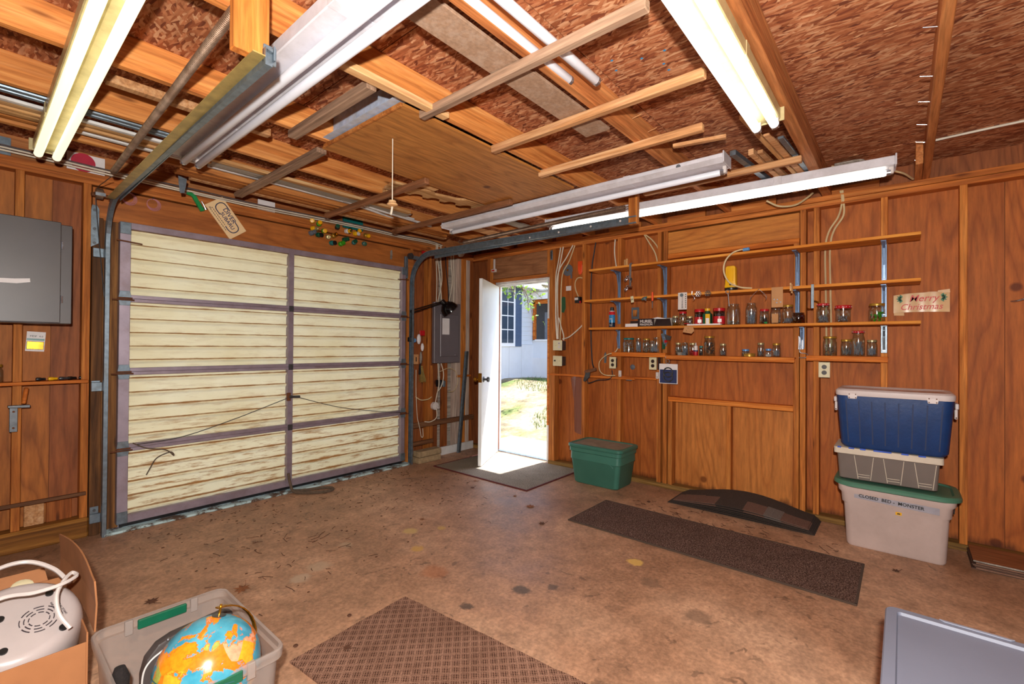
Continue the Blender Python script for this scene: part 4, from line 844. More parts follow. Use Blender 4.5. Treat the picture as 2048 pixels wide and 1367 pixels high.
bracket(.592, 1.478, 1.29, 'blue-grey strap under the lowest shelf with nails taped to it', .05); bracket(.102, 1.478, 1.265, 'bare galvanised strap under the lowest shelf by the spotted-lid jar', .03, 'galv', .036)
# jars on the lowest shelf
Z3 = 1.478
jar(4.03,1.528,Z3,.027,.091,'pale_lid','brass','small jar with a pale lid and brass bits, next to the cigar box', .35)
jar(4.04,1.466,Z3,.033,.126,'red','lath_tan','tall jar with a red lid under the white gauge card', .7, .016)
jar(4.03,1.403,Z3,.026,.083,'pale_lid','hardware','small jar with a pale lid between two red-topped jars', .7)
def plastic_jar(y, r, h, lb):
    j = E('plastic_jar', (4.05,y,Z3), lb, 'jar', 'red-labelled plastic jars')
    MB().lathe([(0,0),(r*.94,0),(r,.006),(r,h*.60),(r*.98,h*.66),(r*.99,h*.72),(r*.9,h*.80),(r*.9,h*.84)], (4.05,y,Z3), 20).o('body', 'jar_amber', j, smooth=True)
    MB().lathe([(r*1.01,.010),(r*1.012,.012),(r*1.012,h*.52),(r*1.0,h*.522)], (4.05,y,Z3), 24).o('label_wrap', 'red', j, smooth=True)
    MB().lathe([(0,h*.82),(r*1.0,h*.82),(r*1.0,h*.98),(r*.95,h),(0,h)], (4.05,y,Z3), 24).o('lid', 'red', j, smooth=True)
    mb = MB()
    for i in range(50):
        a, q = random.uniform(0,6.28), r*.8*math.sqrt(random.random()); mb.sph((4.05+q*math.cos(a), y+q*math.sin(a), Z3+.012+random.random()*h*.68), .008, 6, (1,.7,.8))
    mb.o('contents', 'hardware', j, kind='stuff')
    MB().obox((4.05-r*1.0,y-r*.35,Z3+h*.27), (.03,.028,.002), (.35,-1,0), (0,0,1)).o('barcode', 'white_pl', j)
plastic_jar(1.329, .040, .141, 'red-lidded plastic jar with a red label, smaller of the pair'); plastic_jar(1.169, .047, .143, 'larger red-lidded plastic jar, between the green bottle and the big glass jar')
gb = E('chemical_bottle', (4.03,1.255,Z3), 'dark green bottle with a yellow cap between the red jars', 'bottle')
MB().box(3.995,4.065,1.222,1.290,Z3,Z3+.105).o('body', 'green_dk', gb, bev=.014, seg=3, smooth=True); MB().lathe([(.028,.100),(.022,.112),(.019,.118),(.019,.124)], (4.03,1.256,Z3), 16).o('neck', 'green_dk', gb, smooth=True)
MB().lathe([(0,.122),(.022,.122),(.022,.142),(.019,.144),(0,.144)], (4.03,1.256,Z3), 18).o('cap', 'yellow', gb, smooth=True); lb_ = bx('label_patch', 3.992, 3.9935, 1.226, 1.262, Z3+.012, Z3+.095, 'yellow', gb, 0); bx('label_seal', 3.991, 3.992, 1.232, 1.258, Z3+.015, Z3+.06, 'paper', lb_, 0)
jar(4.04,1.057,Z3,.051,.168,None,'hardware','biggest glass jar on the shelf, lidless with brown bits at the bottom', .16)
jar(4.03,.921,Z3,.041,.169,None,'nails','tall waisted glass jar full of steel screws', .62, neck=.8)
jar(4.03,.827,Z3,.034,.118,'red','screws_dark','jar with a red lid beside the papered jar', .5)
j9 = jar(4.04,.752,Z3,.037,.120,None,'hardware','lidless jar with brown paper inside', .3); bx('paper_label', 4.003, 4.005, .728, .772, Z3+.01, Z3+.08, 'kraft', j9, 0)
jar(4.05,.672,Z3,.040,.145,'gold_lid','nails','tall jar with a gold lid near the third brackets', .35)
jar(4.03,.598,Z3,.042,.079,None,'hardware','short amber tumbler at the stud beside the cables', .55, gl='jar_amber')
jar(4.03,.444,Z3,.042,.142,'red','nails','tall jar with a red spotted lid next to the brass hook', .45, dots=True)
jar(4.03,.325,Z3,.045,.122,'red','chrome','shorter jar with a red spotted lid, crossed nails inside', .5, .02, 1.0, dots=True)
jar(4.03,.137,Z3,.046,.126,'gold_lid','lime','squat jar with a gold lid and bright green pieces', .55)
# jars on the ledges
for q in ((2.038,.055,.140,'teal','hardware','wide jar with a teal lid on the short ledge',.9), (1.938,.028,.132,None,'nails','slim open jar beside the teal-lidded jar',.8), (1.857,.035,.134,'gold_lid','hardware','jar with a gold lid in the middle of the short ledge',.8), (1.801,.020,.108,None,'nails','very thin vial in front of the ribbed jar',.5), (1.756,.035,.142,None,'nails','tall ribbed open jar at the stud end of the short ledge',.6)):
    jar(4.17, q[0], 1.24, q[1], q[2], q[3], q[4], q[5], q[6])
for q in ((1.554,.026,.113,'pale_lid','hardware','narrow jar with a pale lid at the sanding disc end',.6), (1.494,.031,.112,None,'nails','open jar of grey bolts behind the little grey box',.8), (1.424,.031,.111,'pale_lid','red','pale-lidded jar with red bits behind the glue stick',.4), (1.353,.016,.085,'teal','screws_dark','tiny jar with a teal lid against the big jar',.8), (1.283,.046,.170,'gold_lid','screws_dark','biggest jar on the long ledge, gold lid and dark screws',.75),
          (1.170,.028,.106,'pale_lid','chrome','narrow jar standing alone in the middle of the long ledge',.5), (.994,.029,.060,'blue_lid','hardware','low jar with a tilted blue lid',.5), (.881,.027,.114,'pale_lid','chrome','narrow jar beside the loose gold lid',.45), (.826,.023,.066,'blue_lid','white_pl','tiny jar with a blue lid between two narrow ones',.3), (.769,.030,.110,'gold_lid','nails','gold-lidded jar of nails nearest the jamb stud',.6)):
    jar(4.17, q[0], 1.222, q[1], q[2], q[3], q[4], q[5], q[6])
for q in ((.417,.044,.144,'gold_lid','hardware','wide jar with a gold lid at the cable end of the last ledge',.6), (.318,.034,.122,'gold_lid','chrome','jar of pale bolts with a gold lid on the last ledge',.6), (.247,.039,.183,'red','nails','tallest jar on the last ledge, red spotted lid',.6), (.169,.031,.118,'pale_lid','nails','jar with a pale lid beside the galvanised strap',.6)):
    jar(4.175, q[0], 1.24, q[1], q[2], q[3], q[4], q[5], q[6], dots=q[3] == 'red')
MB().lathe([(0,0),(.040,0),(.043,.003),(.043,.024),(.041,.027),(.037,.027),(.037,.005),(0,.005)], (4.135,.958,1.222), 22).o('jar_lid', 'gold_lid', smooth=True, label='loose gold jar lid lying on the long ledge', cat='lid')
gl = E('glue_stick', (4.13,1.385,1.222), 'white glue tube with a red base and blue band on the long ledge', 'glue')
MB().lathe([(0,0),(.018,0),(.019,.004),(.019,.035),(.0,.036)], (4.13,1.385,1.222), 14).o('base', 'red', gl, smooth=True); MB().lathe([(.0185,.035),(.0185,.047)], (4.13,1.385,1.222), 14).o('band', 'navy', gl, smooth=True)
MB().lathe([(.018,.047),(.016,.085),(.005,.092),(.004,.112),(0,.113)], (4.13,1.385,1.222), 14).o('tube', 'white_pl', gl, smooth=True)
bxs = E('small_grey_box', (4.125,1.50,1.222), 'little grey box lying in front of the jars on the long ledge', 'box'); bx('half', 4.11, 4.14, 1.465, 1.499, 1.222, 1.25, 'galv', bxs); bx('half', 4.11, 4.14, 1.501, 1.54, 1.222, 1.25, 'grey_x', bxs)
# spray can
m, nt, b = mnew('spray_can_print'); zc = nd(nt, 'ShaderNodeSeparateXYZ', {0: coords(nt)}).outputs[2]
nt.links.new(ramp(nt, zc, [(0, rgb('10263c')), (.045, rgb('10263c')), (.0451, rgb('2f7fb4')), (.118, rgb('2f7fb4')), (.1181, rgb('c01f26')), (.150, rgb('c01f26')), (.1501, rgb('c9ccd2'))], 'CONSTANT'), b.inputs['Base Color']); b.inputs['Roughness'].default_value = .25; M['spray'] = m
sp_ = E('spray_can', (4.03,2.146,Z3), 'blue and red spray can with a black cap at the shelf end', 'spray can')
MB().lathe([(0,0),(.029,0),(.030,.003),(.030,.145),(.024,.158),(.018,.162),(0,.163)], (4.03,2.146,Z3), 22).o('can', 'spray', sp_, smooth=True); MB().lathe([(0,.158),(.019,.158),(.018,.193),(.015,.196),(0,.196)], (4.03,2.146,Z3), 18).o('cap', 'black', sp_, smooth=True)
for z, w in ((1.562,.026), (1.555,.03), (1.502,.03), (1.492,.026)): bx('print_line', 3.9985, 4.0005, 2.146-w/2-.006, 2.146+w/2-.006, z, z+.003, 'white_pl', sp_, 0)
# cigar box
cg = E('cigar_box', (4.03,1.71,Z3), 'black open cigar carton with pale lettering on the lowest shelf', 'carton')
bx('front_panel', 3.975, 3.98, 1.70, 1.855, Z3, Z3+.072, 'brown_black', cg, .001); bx('tray', 3.98, 4.13, 1.70, 1.855, Z3, Z3+.012, 'brown_black', cg, .001)
MB().add([(3.97,1.70,Z3),(3.97,1.54,Z3),(4.02,1.575,Z3+.068),(4.02,1.70,Z3+.068)], [(0,1,2,3)]).add([(3.974,1.70,Z3),(3.974,1.54,Z3),(4.024,1.575,Z3+.068),(4.024,1.70,Z3+.068)], [(3,2,1,0)]).o('lid_flap', 'brown_black', cg)
bx('back_panel', 4.125, 4.13, 1.56, 1.855, Z3, Z3+.082, 'grey_x', cg, .001)
MB().prism([(1.60,.068),(1.69,.085),(1.75,.074),(1.69,.070)], (4.03,0,Z3), (0,1,0), (0,0,1), .002).o('torn_lining', 'paper', cg)
text('lettering', 'MURIEL', .036, (3.9742,1.775,Z3+.046), 'white_pl', cg, *WB, squash=1.0, bold=.0008); text('lettering', 'MAGNUM', .026, (3.9742,1.775,Z3+.018), 'white_pl', cg, *WB, squash=1.05, bold=.0006)
for z, w in ((.035,.07), (.022,.05)): MB().obox((3.972+z*.735-.0016,1.625,Z3+z), (w,.005,.0006), (0,-1,0), (.59,0,.8)).o('print_line', 'grey_x', cg)
wt = E('paper_tray', (4.03,1.92,Z3), 'small white-lined open tray beside the cigar carton', 'tray'); bx('front', 3.985, 3.99, 1.862, 1.985, Z3, Z3+.03, 'paper', wt, .001); bx('back', 4.09, 4.095, 1.862, 1.985, Z3, Z3+.06, 'brown_black', wt, .001); bx('bottom', 3.99, 4.09, 1.862, 1.985, Z3, Z3+.004, 'paper', wt, 0)
pp = MB().box(3.952,3.995,1.13,1.40,Z3,Z3+.012).o('paper_pad', 'paper', bev=.001, label='thin white pad of paper lying along the shelf front', cat='paper'); 
MB().box(3.95,3.975,1.385,1.425,Z3+.013,Z3+.02).o('red_clip', 'red', bev=.002, label='flat red clip on the end of the white paper pad', cat='clip')
MB().lathe([(0,0),(.008,0),(.010,.004),(.006,.012),(.006,.02),(0,.021)], (3.965,.795,Z3+.008), 8, (0,1,.1)).o('green_plug', 'green_pl', smooth=True, label='small green plug lying in front of the papered jar', cat='plug')
# yellow lantern and its cord
yl = E('work_lantern', (4.0,1.06,1.752), 'yellow work lantern with a black base on the middle shelf', 'lantern')
MB().lathe([(.047,0),(.049,.004),(.049,.022),(.044,.026)], (4.0,1.062,1.752), 20).o('base', 'black', yl, smooth=True)
MB().prism([(-.046,.024),(.046,.024),(.040,.06),(.037,.188),(.028,.20),(-.028,.20),(-.037,.188),(-.040,.06)], (4.035,1.062,1.752), (0,-1,0), (0,0,1), .07).o('body', 'yellow', yl, bev=.008, seg=2, smooth=True)
MB().cyl((3.964,1.060,1.80), (3.957,1.060,1.80), .007, n=12).o('screw', 'black', yl); bx('rib', 3.958, 3.964, 1.040, 1.046, 1.83, 1.93, 'yellow', yl, .001); bx('rib', 3.958, 3.964, 1.078, 1.084, 1.83, 1.93, 'yellow', yl, .001)
yc = E('lantern_cord', (3.94,1.0,1.76), 'tan power cord looping from the yellow lantern up to a blue plug', 'cord')
wire('cord', [(3.955,.90,1.758), (3.94,.985,1.772), (3.935,1.06,1.815), (3.93,1.10,1.90), (3.93,1.09,1.985), (3.935,1.04,2.045), (3.95,.985,2.067), (3.96,.965,2.068)], .0065, 'cable_tan', yc, 8); MB().obox((3.965,.945,2.068), (.05,.026,.024), (0,-1,.05), (0,0,1)).o('plug', 'blue_lid', yc, bev=.005)
# things hung from the shelf edges
gc = MB().prism([(-.036,0),(.036,0),(.038,.002),(.038,.142),(.035,.145),(-.035,.145),(-.038,.142),(-.038,.002)], (3.942,1.435,1.615), (0,-1,0), (0,0,1), .002).o('gauge_card', 'white_pl', bev=.0006, label='white wire gauge card with a row of holes hung on the middle shelf', cat='gauge')
for i in range(7): MB().cyl((3.9405,1.408,1.635+.0175*i), (3.939,1.408,1.635+.0175*i), .0048, n=10).o('hole', 'ink', gc)
for i in range(9): MB().obox((3.9395,1.436,1.63+.011*i), (.014-.001*i,.005,.0008), (0,-1,0), (0,0,1)).o('print_mark', 'ink_grey', gc)
MB().cyl((3.9405,1.442,1.738), (3.939,1.442,1.738), .015, n=16).o('dial', 'galv', gc)
def ring(c, r, tr, ax, n=16): 
    ax = Vector(ax).normalized(); a = ax.orthogonal().normalized(); b_ = ax.cross(a); c = Vector(c); return [c+(a*math.cos(2*math.pi*i/n)+b_*math.sin(2*math.pi*i/n))*r for i in range(n)]
wire('wire_clip', [(3.938,1.352,1.765), (3.937,1.356,1.735), (3.935,1.338,1.72), (3.935,1.332,1.70), (3.935,1.345,1.69)], .0025, 'chrome', label='open wire clip hung beside the white gauge card', cat='clip')
for y, mt, lb in ((1.302,'chrome','pale flower-shaped valve handle hung on the middle shelf'), (1.225,'steel','dark flower-shaped valve handle hung on the middle shelf')):
    vh = E('valve_handle', (3.935,y,1.72), lb, 'valve handle', 'valve handles on the middle shelf')
    for i in range(6):
        a = i*math.pi/3; MB().tube(ring((3.935,y+.016*math.cos(a),1.738+.016*math.sin(a)), .008, .002, (1,0,0), 10), .0028, 5, True).o('petal', mt, vh, smooth=True)
    MB().tube(ring((3.935,y,1.738), .009, .002, (1,0,0), 10), .003, 5, True).o('hub', mt, vh, smooth=True)
ey_ = E('eye_bolt', (3.935,1.07,1.62), 'long eye bolt hung on the middle shelf above the biggest jar', 'eye bolt'); MB().tube(ring((3.935,1.072,1.740), .015, .003, (1,0,0)), .003, 6, True).o('eye', 'chrome', ey_, smooth=True); MB().cyl((3.935,1.069,1.725), (3.935,1.060,1.625), .003, n=8).o('shank', 'chrome', ey_, smooth=True)
wire('wire_hanger', [(3.935,.905,1.664), (3.935,.90,1.69), (3.935,.85,1.742), (3.935,.845,1.742), (3.935,.797,1.69), (3.935,.80,1.664)], .0022, 'chrome', k=3, label='triangular wire hanger on the middle shelf edge', cat='hanger')
kc = MB().box(3.938,3.943,.685,.762,1.60,1.752).o('kraft_card', 'kraft', bev=.001, label='brown card with four snap fasteners hung on the middle shelf', cat='card')
for y, z in ((.742,1.66), (.722,1.658), (.725,1.635), (.700,1.638)): MB().cyl((3.938,y,z), (3.935,y,z), .005, n=8).o('snap', 'chrome', kc)
cp = E('clothes_peg', (3.935,.625,1.70), 'wooden clothes peg clipped to the middle shelf edge', 'peg'); bx('jaw', 3.925, 3.934, .628, .640, 1.715, 1.775, 'trim_x', cp, .001); bx('jaw', 3.936, 3.945, .622, .634, 1.70, 1.765, 'trim_x', cp, .001)
MB().box(3.936,3.942,.490,.508,1.582,1.756).o('metal_bar', 'galv', bev=.001, label='flat grey metal bar hung on the middle shelf by the cream cables', cat='bar')
ch = E('coat_hook', (4.13,.50,1.60), 'curved brass coat hook on the stud above the first spotted-lid jar', 'hook'); wire('upper_prong', [(4.155,.525,1.61), (4.12,.53,1.615), (4.09,.51,1.645), (4.08,.48,1.635), (4.085,.455,1.615)], .006, 'brass', ch); wire('lower_prong', [(4.155,.525,1.605), (4.12,.545,1.59), (4.10,.555,1.60)], .005, 'brass', ch)
mb_ = E('bar_clamp', (3.935,1.915,1.83), 'narrow metal bar clamp hooked on the top shelf', 'clamp'); bx('bar', 3.936, 3.941, 1.905, 1.925, 1.845, 2.06, 'chrome', mb_, .001); bx('hook', 3.936, 3.96, 1.903, 1.912, 2.04, 2.066, 'chrome', mb_, .001); bx('jaw', 3.93, 3.95, 1.897, 1.93, 1.835, 1.85, 'rust', mb_, .002); bx('slide', 3.932, 3.946, 1.898, 1.912, 1.90, 1.925, 'steel', mb_, .002)
for y, h_, lb in ((1.992,.075,'taller wooden peg standing on the top shelf'), (2.012,.066,'shorter wooden peg standing on the top shelf')): MB().box(4.02,4.035,y-.008,y+.008,2.05,2.05+h_).o('wooden_peg', 'trim_x', bev=.002, label=lb, cat='peg')
for z, lb in ((1.97,'upper bunch of wing nuts on the stud behind the bar clamp'), (1.875,'lower bunch of wing nuts on the stud behind the bar clamp')):
    wn = E('wing_nuts', (4.13,2.05,z-.03), lb, 'hardware', 'wing nut bunches')
    for k in range(3): MB().tube(ring((4.14,2.05+.012*(k-1),z-.015*k), .012, .003, (1,.5*k,.3), 8), .004, 5, True).o('nut', 'chrome', wn, smooth=True)
ht = MB().obox((3.938,1.893,1.728), (.028,.058,.004), (0,-1,.15), (0,.15,1)).o('letter_tile', 'ivory', bev=.001, label='small ivory tile with a black letter hung on the middle shelf', cat='tile'); text('lettering', 'H', .03, (3.935,1.893,1.726), 'ink', ht, (0,-1,.15), (0,.15,1))
ca = E('wing_fastener', (3.935,1.775,1.70), 'teal wing fastener hung on the middle shelf', 'fastener'); MB().sph((3.935,1.775,1.728), .018, 8, (.6,1,1)).o('hub', 'galv', ca, smooth=True); MB().obox((3.935,1.775,1.73), (.05,.014,.006), (0,-1,.5), (0,.5,1)).o('wing', 'teal', ca); MB().obox((3.935,1.775,1.722), (.045,.012,.006), (0,-1,-.6), (0,-.6,1)).o('wing', 'chrome', ca)
sd = E('screwdriver', (3.936,1.70,1.66), 'screwdriver with an orange handle hung on the middle shelf', 'screwdriver'); MB().lathe([(0,0),(.008,.004),(.010,.03),(.007,.08),(0,.082)], (3.936,1.70,1.70), 10).o('handle', 'orange', sd, smooth=True); MB().cyl((3.936,1.70,1.70), (3.936,1.70,1.64), .003, n=6).o('shaft', 'steel', sd)
tg = MB().prism([(-.045,-.02),(.028,-.034),(.05,-.01),(.04,.026),(-.03,.03)], (3.941,1.385,1.442), (0,-1,0), (0,0,1), .005).o('wooden_tag', 'kraft', bev=.001, label='five-sided wooden tag hung on the lowest shelf edge', cat='tag')
for y, z in ((1.385,1.455), (1.398,1.435)): MB().cyl((3.9365,y,z), (3.935,y,z), .003, n=8).o('hole', 'ink', tg)
tm = MB().box(4.238,4.243,1.965,2.045,1.565,1.68).o('stencil_card', 'galv', bev=.001, label='grey plastic stencil card pinned under the middle shelf', cat='stencil'); bx('window', 4.236, 4.238, 1.985, 2.028, 1.59, 1.655, 'ply_o', tm, 0)
cl = E('spring_clamps', (4.12,1.66,1.26), 'cluster of small clamps and a red bobbin on the jamb stud', 'clamps')
MB().obox((4.135,1.67,1.37), (.03,.10,.02), (0,-1,.3), (0,.3,1)).o('clamp', 'galv', cl); MB().prism([(-.03,.02),(.03,.0),(.02,-.035),(-.01,-.03)], (4.13,1.63,1.39), (0,-1,0), (0,0,1), .015).o('clamp', 'steel', cl); MB().sph((4.13,1.655,1.345), .016, 8).o('bobbin', 'red', cl, smooth=True); bx('clip', 4.13, 4.15, 1.665, 1.69, 1.275, 1.34, 'green_dk', cl, .003)
hk = E('bent_hook', (4.14,.60,1.22), 'bent steel rod hook on the jamb stud below the nail strap', 'hook'); wire('rod', [(4.145,.605,1.30), (4.145,.605,1.262), (4.145,.57,1.255), (4.14,.555,1.245), (4.14,.556,1.228), (4.14,.575,1.222), (4.145,.612,1.222)], .004, 'chrome', hk)
nb = E('nail_bundle', (4.14,.597,1.28), 'bundle of bright nails hung on the strap under the lowest shelf', 'nails')
for i in range(8): MB().cyl((4.14+random.uniform(-.006,.004),.585+.004*i,1.385+random.uniform(-.01,.01)), (4.138,.587+.004*i+random.uniform(-.006,.006),1.285), .003, n=6).o('nail', 'chrome', nb, smooth=True)
# outlets and switch boxes
def outlet(y, z, lb, x=4.135):
    o_ = E('wall_outlet', (x,y,z), lb, 'outlet', 'duplex outlets on the shelf wall'); bx('box', x, x+.06, y-.028, y+.028, z-.045, z+.045, 'steel', o_, .002); pl_ = bx('cover_plate', x-.006, x, y-.036, y+.036, z-.057, z+.057, 'ivory', o_, .002)
    for s in (-1, 1): MB().lathe([(0,0),(.0165,0),(.0165,.003),(0,.003)], (x-.0055,y,z+s*.021), 16, (-1,0,0)).o('receptacle', 'brown_black', pl_)
outlet(2.19, 1.135, 'ivory outlet under the short ledge, first from the entry door'); outlet(1.777, 1.14, 'ivory outlet beside the dark upright strip and sanding disc pack'); outlet(.448, 1.135, 'ivory outlet above the blue cooler')
MB().box(4.13,4.15,1.708,1.732,1.085,1.24).o('dark_upright', 'brown_black', bev=.002, label='short dark strip standing beside the middle outlet', cat='wood strip')
for z0, lb, kk in ((1.249,'upper ivory twin box beside the entry door, with outlet and toggle',0), (1.083,'lower ivory twin box beside the entry door, with a black toggle',1)):
    s_ = E('switch_box', (4.10,2.815,z0), lb, 'switch', 'twin switch boxes'); bx('box', 4.085, 4.16, 2.76, 2.868, z0+.006, z0+.10, 'steel', s_, .003); pl_ = bx('cover_plate', 4.078, 4.085, 2.757, 2.873, z0, z0+.108, 'ivory', s_, .003)
    if kk == 0:
        MB().lathe([(0,0),(.016,0),(.016,.003),(0,.003)], (4.0785,2.792,z0+.075), 16, (-1,0,0)).o('receptacle', 'white_pl', pl_); MB().cyl((4.0775,2.792,z0+.075), (4.074,2.792,z0+.075), .005, n=8).o('slot', 'ink', pl_); MB().lathe([(0,0),(.016,0),(.016,.003),(0,.003)], (4.0785,2.792,z0+.036), 16, (-1,0,0)).o('receptacle', 'white_pl', pl_); bx('toggle', 4.068, 4.0785, 2.833, 2.843, z0+.045, z0+.06, 'ivory', pl_, .001)
    else: bx('toggle', 4.066, 4.0785, 2.836, 2.852, z0+.048, z0+.064, 'black', pl_, .002); bx('toggle', 4.070, 4.0785, 2.788, 2.798, z0+.046, z0+.06, 'ivory', pl_, .001)
MB().box(4.138,4.158,1.962,2.96,.976,.996).o('hanging_strip', 'ledge', bev=.002, label='thin wooden strip nailed across the studs at the entry door', cat='wood strip')
gt = E('caulking_gun', (4.12,2.44,.95), 'dark pistol-grip tool hung over the thin wooden strip', 'tool'); MB().cyl((4.13,2.50,1.03), (4.12,2.37,1.065), .018, n=10).o('barrel', 'lath_brown', gt, smooth=True); MB().prism([(-.03,.03),(.02,.035),(.015,-.02),(-.035,-.07),(-.06,-.06),(-.04,0)], (4.135,2.46,1.0), (0,-1,0), (0,0,1), .02).o('grip', 'steel', gt, bev=.004); wire('cord', [(4.13,2.47,.95), (4.12,2.46,.92), (4.13,2.42,.93), (4.13,2.35,.955), (4.14,2.25,.965), (4.14,2.20,1.0), (4.14,2.20,1.06)], .005, 'cable_black', gt)
# small things on the plywood beside the door
dk = E('abrasive_disc', (4.24,2.80,2.07), 'grey round disc with a brass centre pinned above the door switch boxes', 'disc'); MB().lathe([(0,0),(.062,0),(.064,.003),(.062,.006),(0,.006)], (4.249,2.80,2.125), 28, (-1,0,0)).o('disc', 'grey_disc', dk); MB().cyl((4.243,2.80,2.125), (4.239,2.80,2.125), .012, n=12).o('centre', 'brass', dk); bx('tail', 4.244, 4.248, 2.745, 2.765, 2.03, 2.09, 'grey_disc', dk, 0)
oc = E('orange_cord_bundle', (4.22,2.625,2.06), 'bright orange cord bundle hung on the stud beside the grey disc', 'cord')
for k in range(5): MB().tube(sm([(4.225,2.655-.012*k,2.20), (4.22,2.65-.010*k,2.14), (4.22,2.645-.008*k,2.09), (4.222,2.635-.004*k,2.06), (4.222,2.625-.006*k,2.09), (4.225,2.61-.01*k,2.16)], 4), .005, 6).o('loop', 'orange', oc, smooth=True)
MB().box(4.243,4.248,2.755,2.82,1.90,1.95).o('note_card', 'paper', bev=.0005, label='small white card pinned under the grey disc', cat='card')
MB().prism([(-.03,-.10),(.01,-.11),(.034,-.06),(.03,.06),(-.005,.07),(-.034,.03)], (4.2495,2.86,1.77), (0,-1,0), (0,0,1), .001).o('green_patch', pm('green_paint_patch', '2b5a3a', .8), label='green painted patch on the plywood beside the door cables', cat='paint patch')
tb = E('timer_box', (4.22,2.655,1.77), 'small black timer with a white label and tan lead on the plywood by the stud', 'timer'); bx('body', 4.19, 4.248, 2.615, 2.675, 1.755, 1.82, 'black', tb, .004); bx('label_patch', 4.188, 4.19, 2.63, 2.675, 1.785, 1.81, 'white_pl', tb, 0); wire('lead', [(4.22,2.645,1.82), (4.22,2.68,1.90), (4.215,2.685,1.97), (4.21,2.65,2.02), (4.21,2.59,2.015), (4.21,2.56,1.98)], .006, 'cable_tan', tb); bx('tag', 4.19, 4.2, 2.60, 2.615, 1.75, 1.775, 'red', tb, .001)
MB().prism([(-.012,-.055),(.010,-.055),(.016,.02),(.0,.06),(-.014,.03)], (4.249,2.335,1.18), (0,-1,0), (0,0,1), .002).o('plastic_scraper', 'galv', label='narrow pale scraper on the plywood near the first outlet', cat='scraper')
m = frosted('brown_plastic_film', 'a8786a', .35, .2); M['film'] = m
MB().add([(4.235,2.745,.95),(4.20,2.66,.985),(4.215,2.60,.955),(4.23,2.585,.955),(4.235,2.585,.35),(4.225,2.665,.37),(4.245,2.70,.38),(4.24,2.705,.70)], [(0,1,6,7),(1,2,5,6),(2,3,4,5)]).o('plastic_film', 'film', label='crinkled brown plastic film stapled beside the entry door', cat='plastic film')
sk = MB().box(4.118,4.124,1.54,1.71,.962,1.142).o('sanding_pack', 'paper', bev=.001, label='packet with two round sanding rings hung on the jamb stud', cat='packet'); bx('print_panel', 4.116, 4.118, 1.547, 1.703, .968, 1.09, 'navy', sk, 0)
for z, r_ in ((1.065,.042), (1.025,.042)): MB().tube(ring((4.113,1.625,z), r_, .005, (1,0,0), 24), .006, 6, True).o('ring', 'steel', sk, smooth=True)
hc = E('snap_hook', (4.11,1.63,1.14), 'steel snap hook from which the sanding packet hangs', 'hook'); MB().tube(ring((4.112,1.628,1.165), .017, .003, (1,0,0)), .004, 6, True).o('ring', 'chrome', hc, smooth=True); MB().tube(ring((4.112,1.636,1.20), .012, .003, (.8,.6,0), 12), .004, 6, True).o('gate', 'chrome', hc, smooth=True)
for y, lb in ((2.12,'small pale catch on the stud under the first outlet'), (1.74,'small pale catch on the stud under the middle outlet')):
    c_ = MB().box(4.145,4.158,y-.014,y+.014,1.0,1.06).o('cabinet_catch', 'white_pl', bev=.002, label=lb, cat='catch'); MB().cyl((4.145,y,1.015), (4.142,y,1.015), .004, n=8).o('screw', 'steel', c_)
MB().lathe([(0,0),(.022,0),(.026,.01),(.018,.016),(0,.016)], (4.249,2.03,1.095), 14, (-1,0,0)).o('rubber_bumper', 'grey_disc', smooth=True, label='dark oval rubber bumper on the plywood between the first two outlets', cat='bumper')
cross = E('cross_rail', (4.15,1.92,.975), 'thin rail between the studs below the first two outlets', 'wood strip'); bx('rail', 4.165, 4.185, 1.755, 2.115, .985, 1.01, 'ledge', cross); bx('catch', 4.16, 4.165, 2.0, 2.06, .965, .978, 'galv', cross)
# holiday banner
m, nt, b = mnew('banner_parchment'); v = coords(nt); nt.links.new(ramp(nt, noise(nt, v, 6, 3), [(.3, rgb('c99a6a')), (.7, rgb('e0bb88'))]), b.inputs['Base Color']); b.inputs['Roughness'].default_value = .22; M['parchment'] = m
bp = Vector((4.246,-.098,1.612)); vs = []; fs = []; nx = 14
for i in range(nx+1):
    t = i/nx; y = .052-.29*t; top = 1.672+.012*math.sin(3*t)-.0*t+(.004 if t > .6 else 0); bot = 1.545+.006*math.sin(2.5*t+.5); xo = 4.246-.006*math.sin(t*6.2)**2
    for z in (bot, (bot+top)/2, top): vs.append((xo-.003*math.sin((z-1.54)*40), y, z))
for i in range(nx):
    for k in range(2): a = i*3+k; fs.append((a, a+3, a+4, a+1))
bn = MB().add(vs, fs).add([(4.244,-.175,1.674),(4.244,-.24,1.676),(4.246,-.238,1.70),(4.242,-.18,1.692)], [(0,1,2,3)]).add([(4.243,.05,1.548),(4.243,-.005,1.548),(4.246,-.006,1.528),(4.246,.05,1.531)], [(0,1,2,3)]).o('holiday_banner', 'parchment', smooth=True, label='parchment banner with a red and green seasonal greeting taped to the plywood', cat='banner')
text('lettering', 'Merry', .064, (4.236,-.105,1.643), 'red_ink', bn, *WB, squash=.95, shear=.3, bold=.0003); text('lettering', 'Christmas', .058, (4.236,-.092,1.585), 'red_ink', bn, *WB, squash=.92, shear=.3, bold=.0003)
for y, s in ((.005,1), (-.195,-1)):
    for k in range(5):
        a = -1.15+.58*k; ca, sa = math.cos(a)*s, math.sin(a); MB().prism([(.006,-.002),(.016,-.009),(.034,0),(.016,.009),(.006,.002)], (4.237,y,1.645), (0,ca,sa), (0,-sa,ca), .0006 if s < 0 else -.0006).o('holly_leaf', 'green_ink', bn)
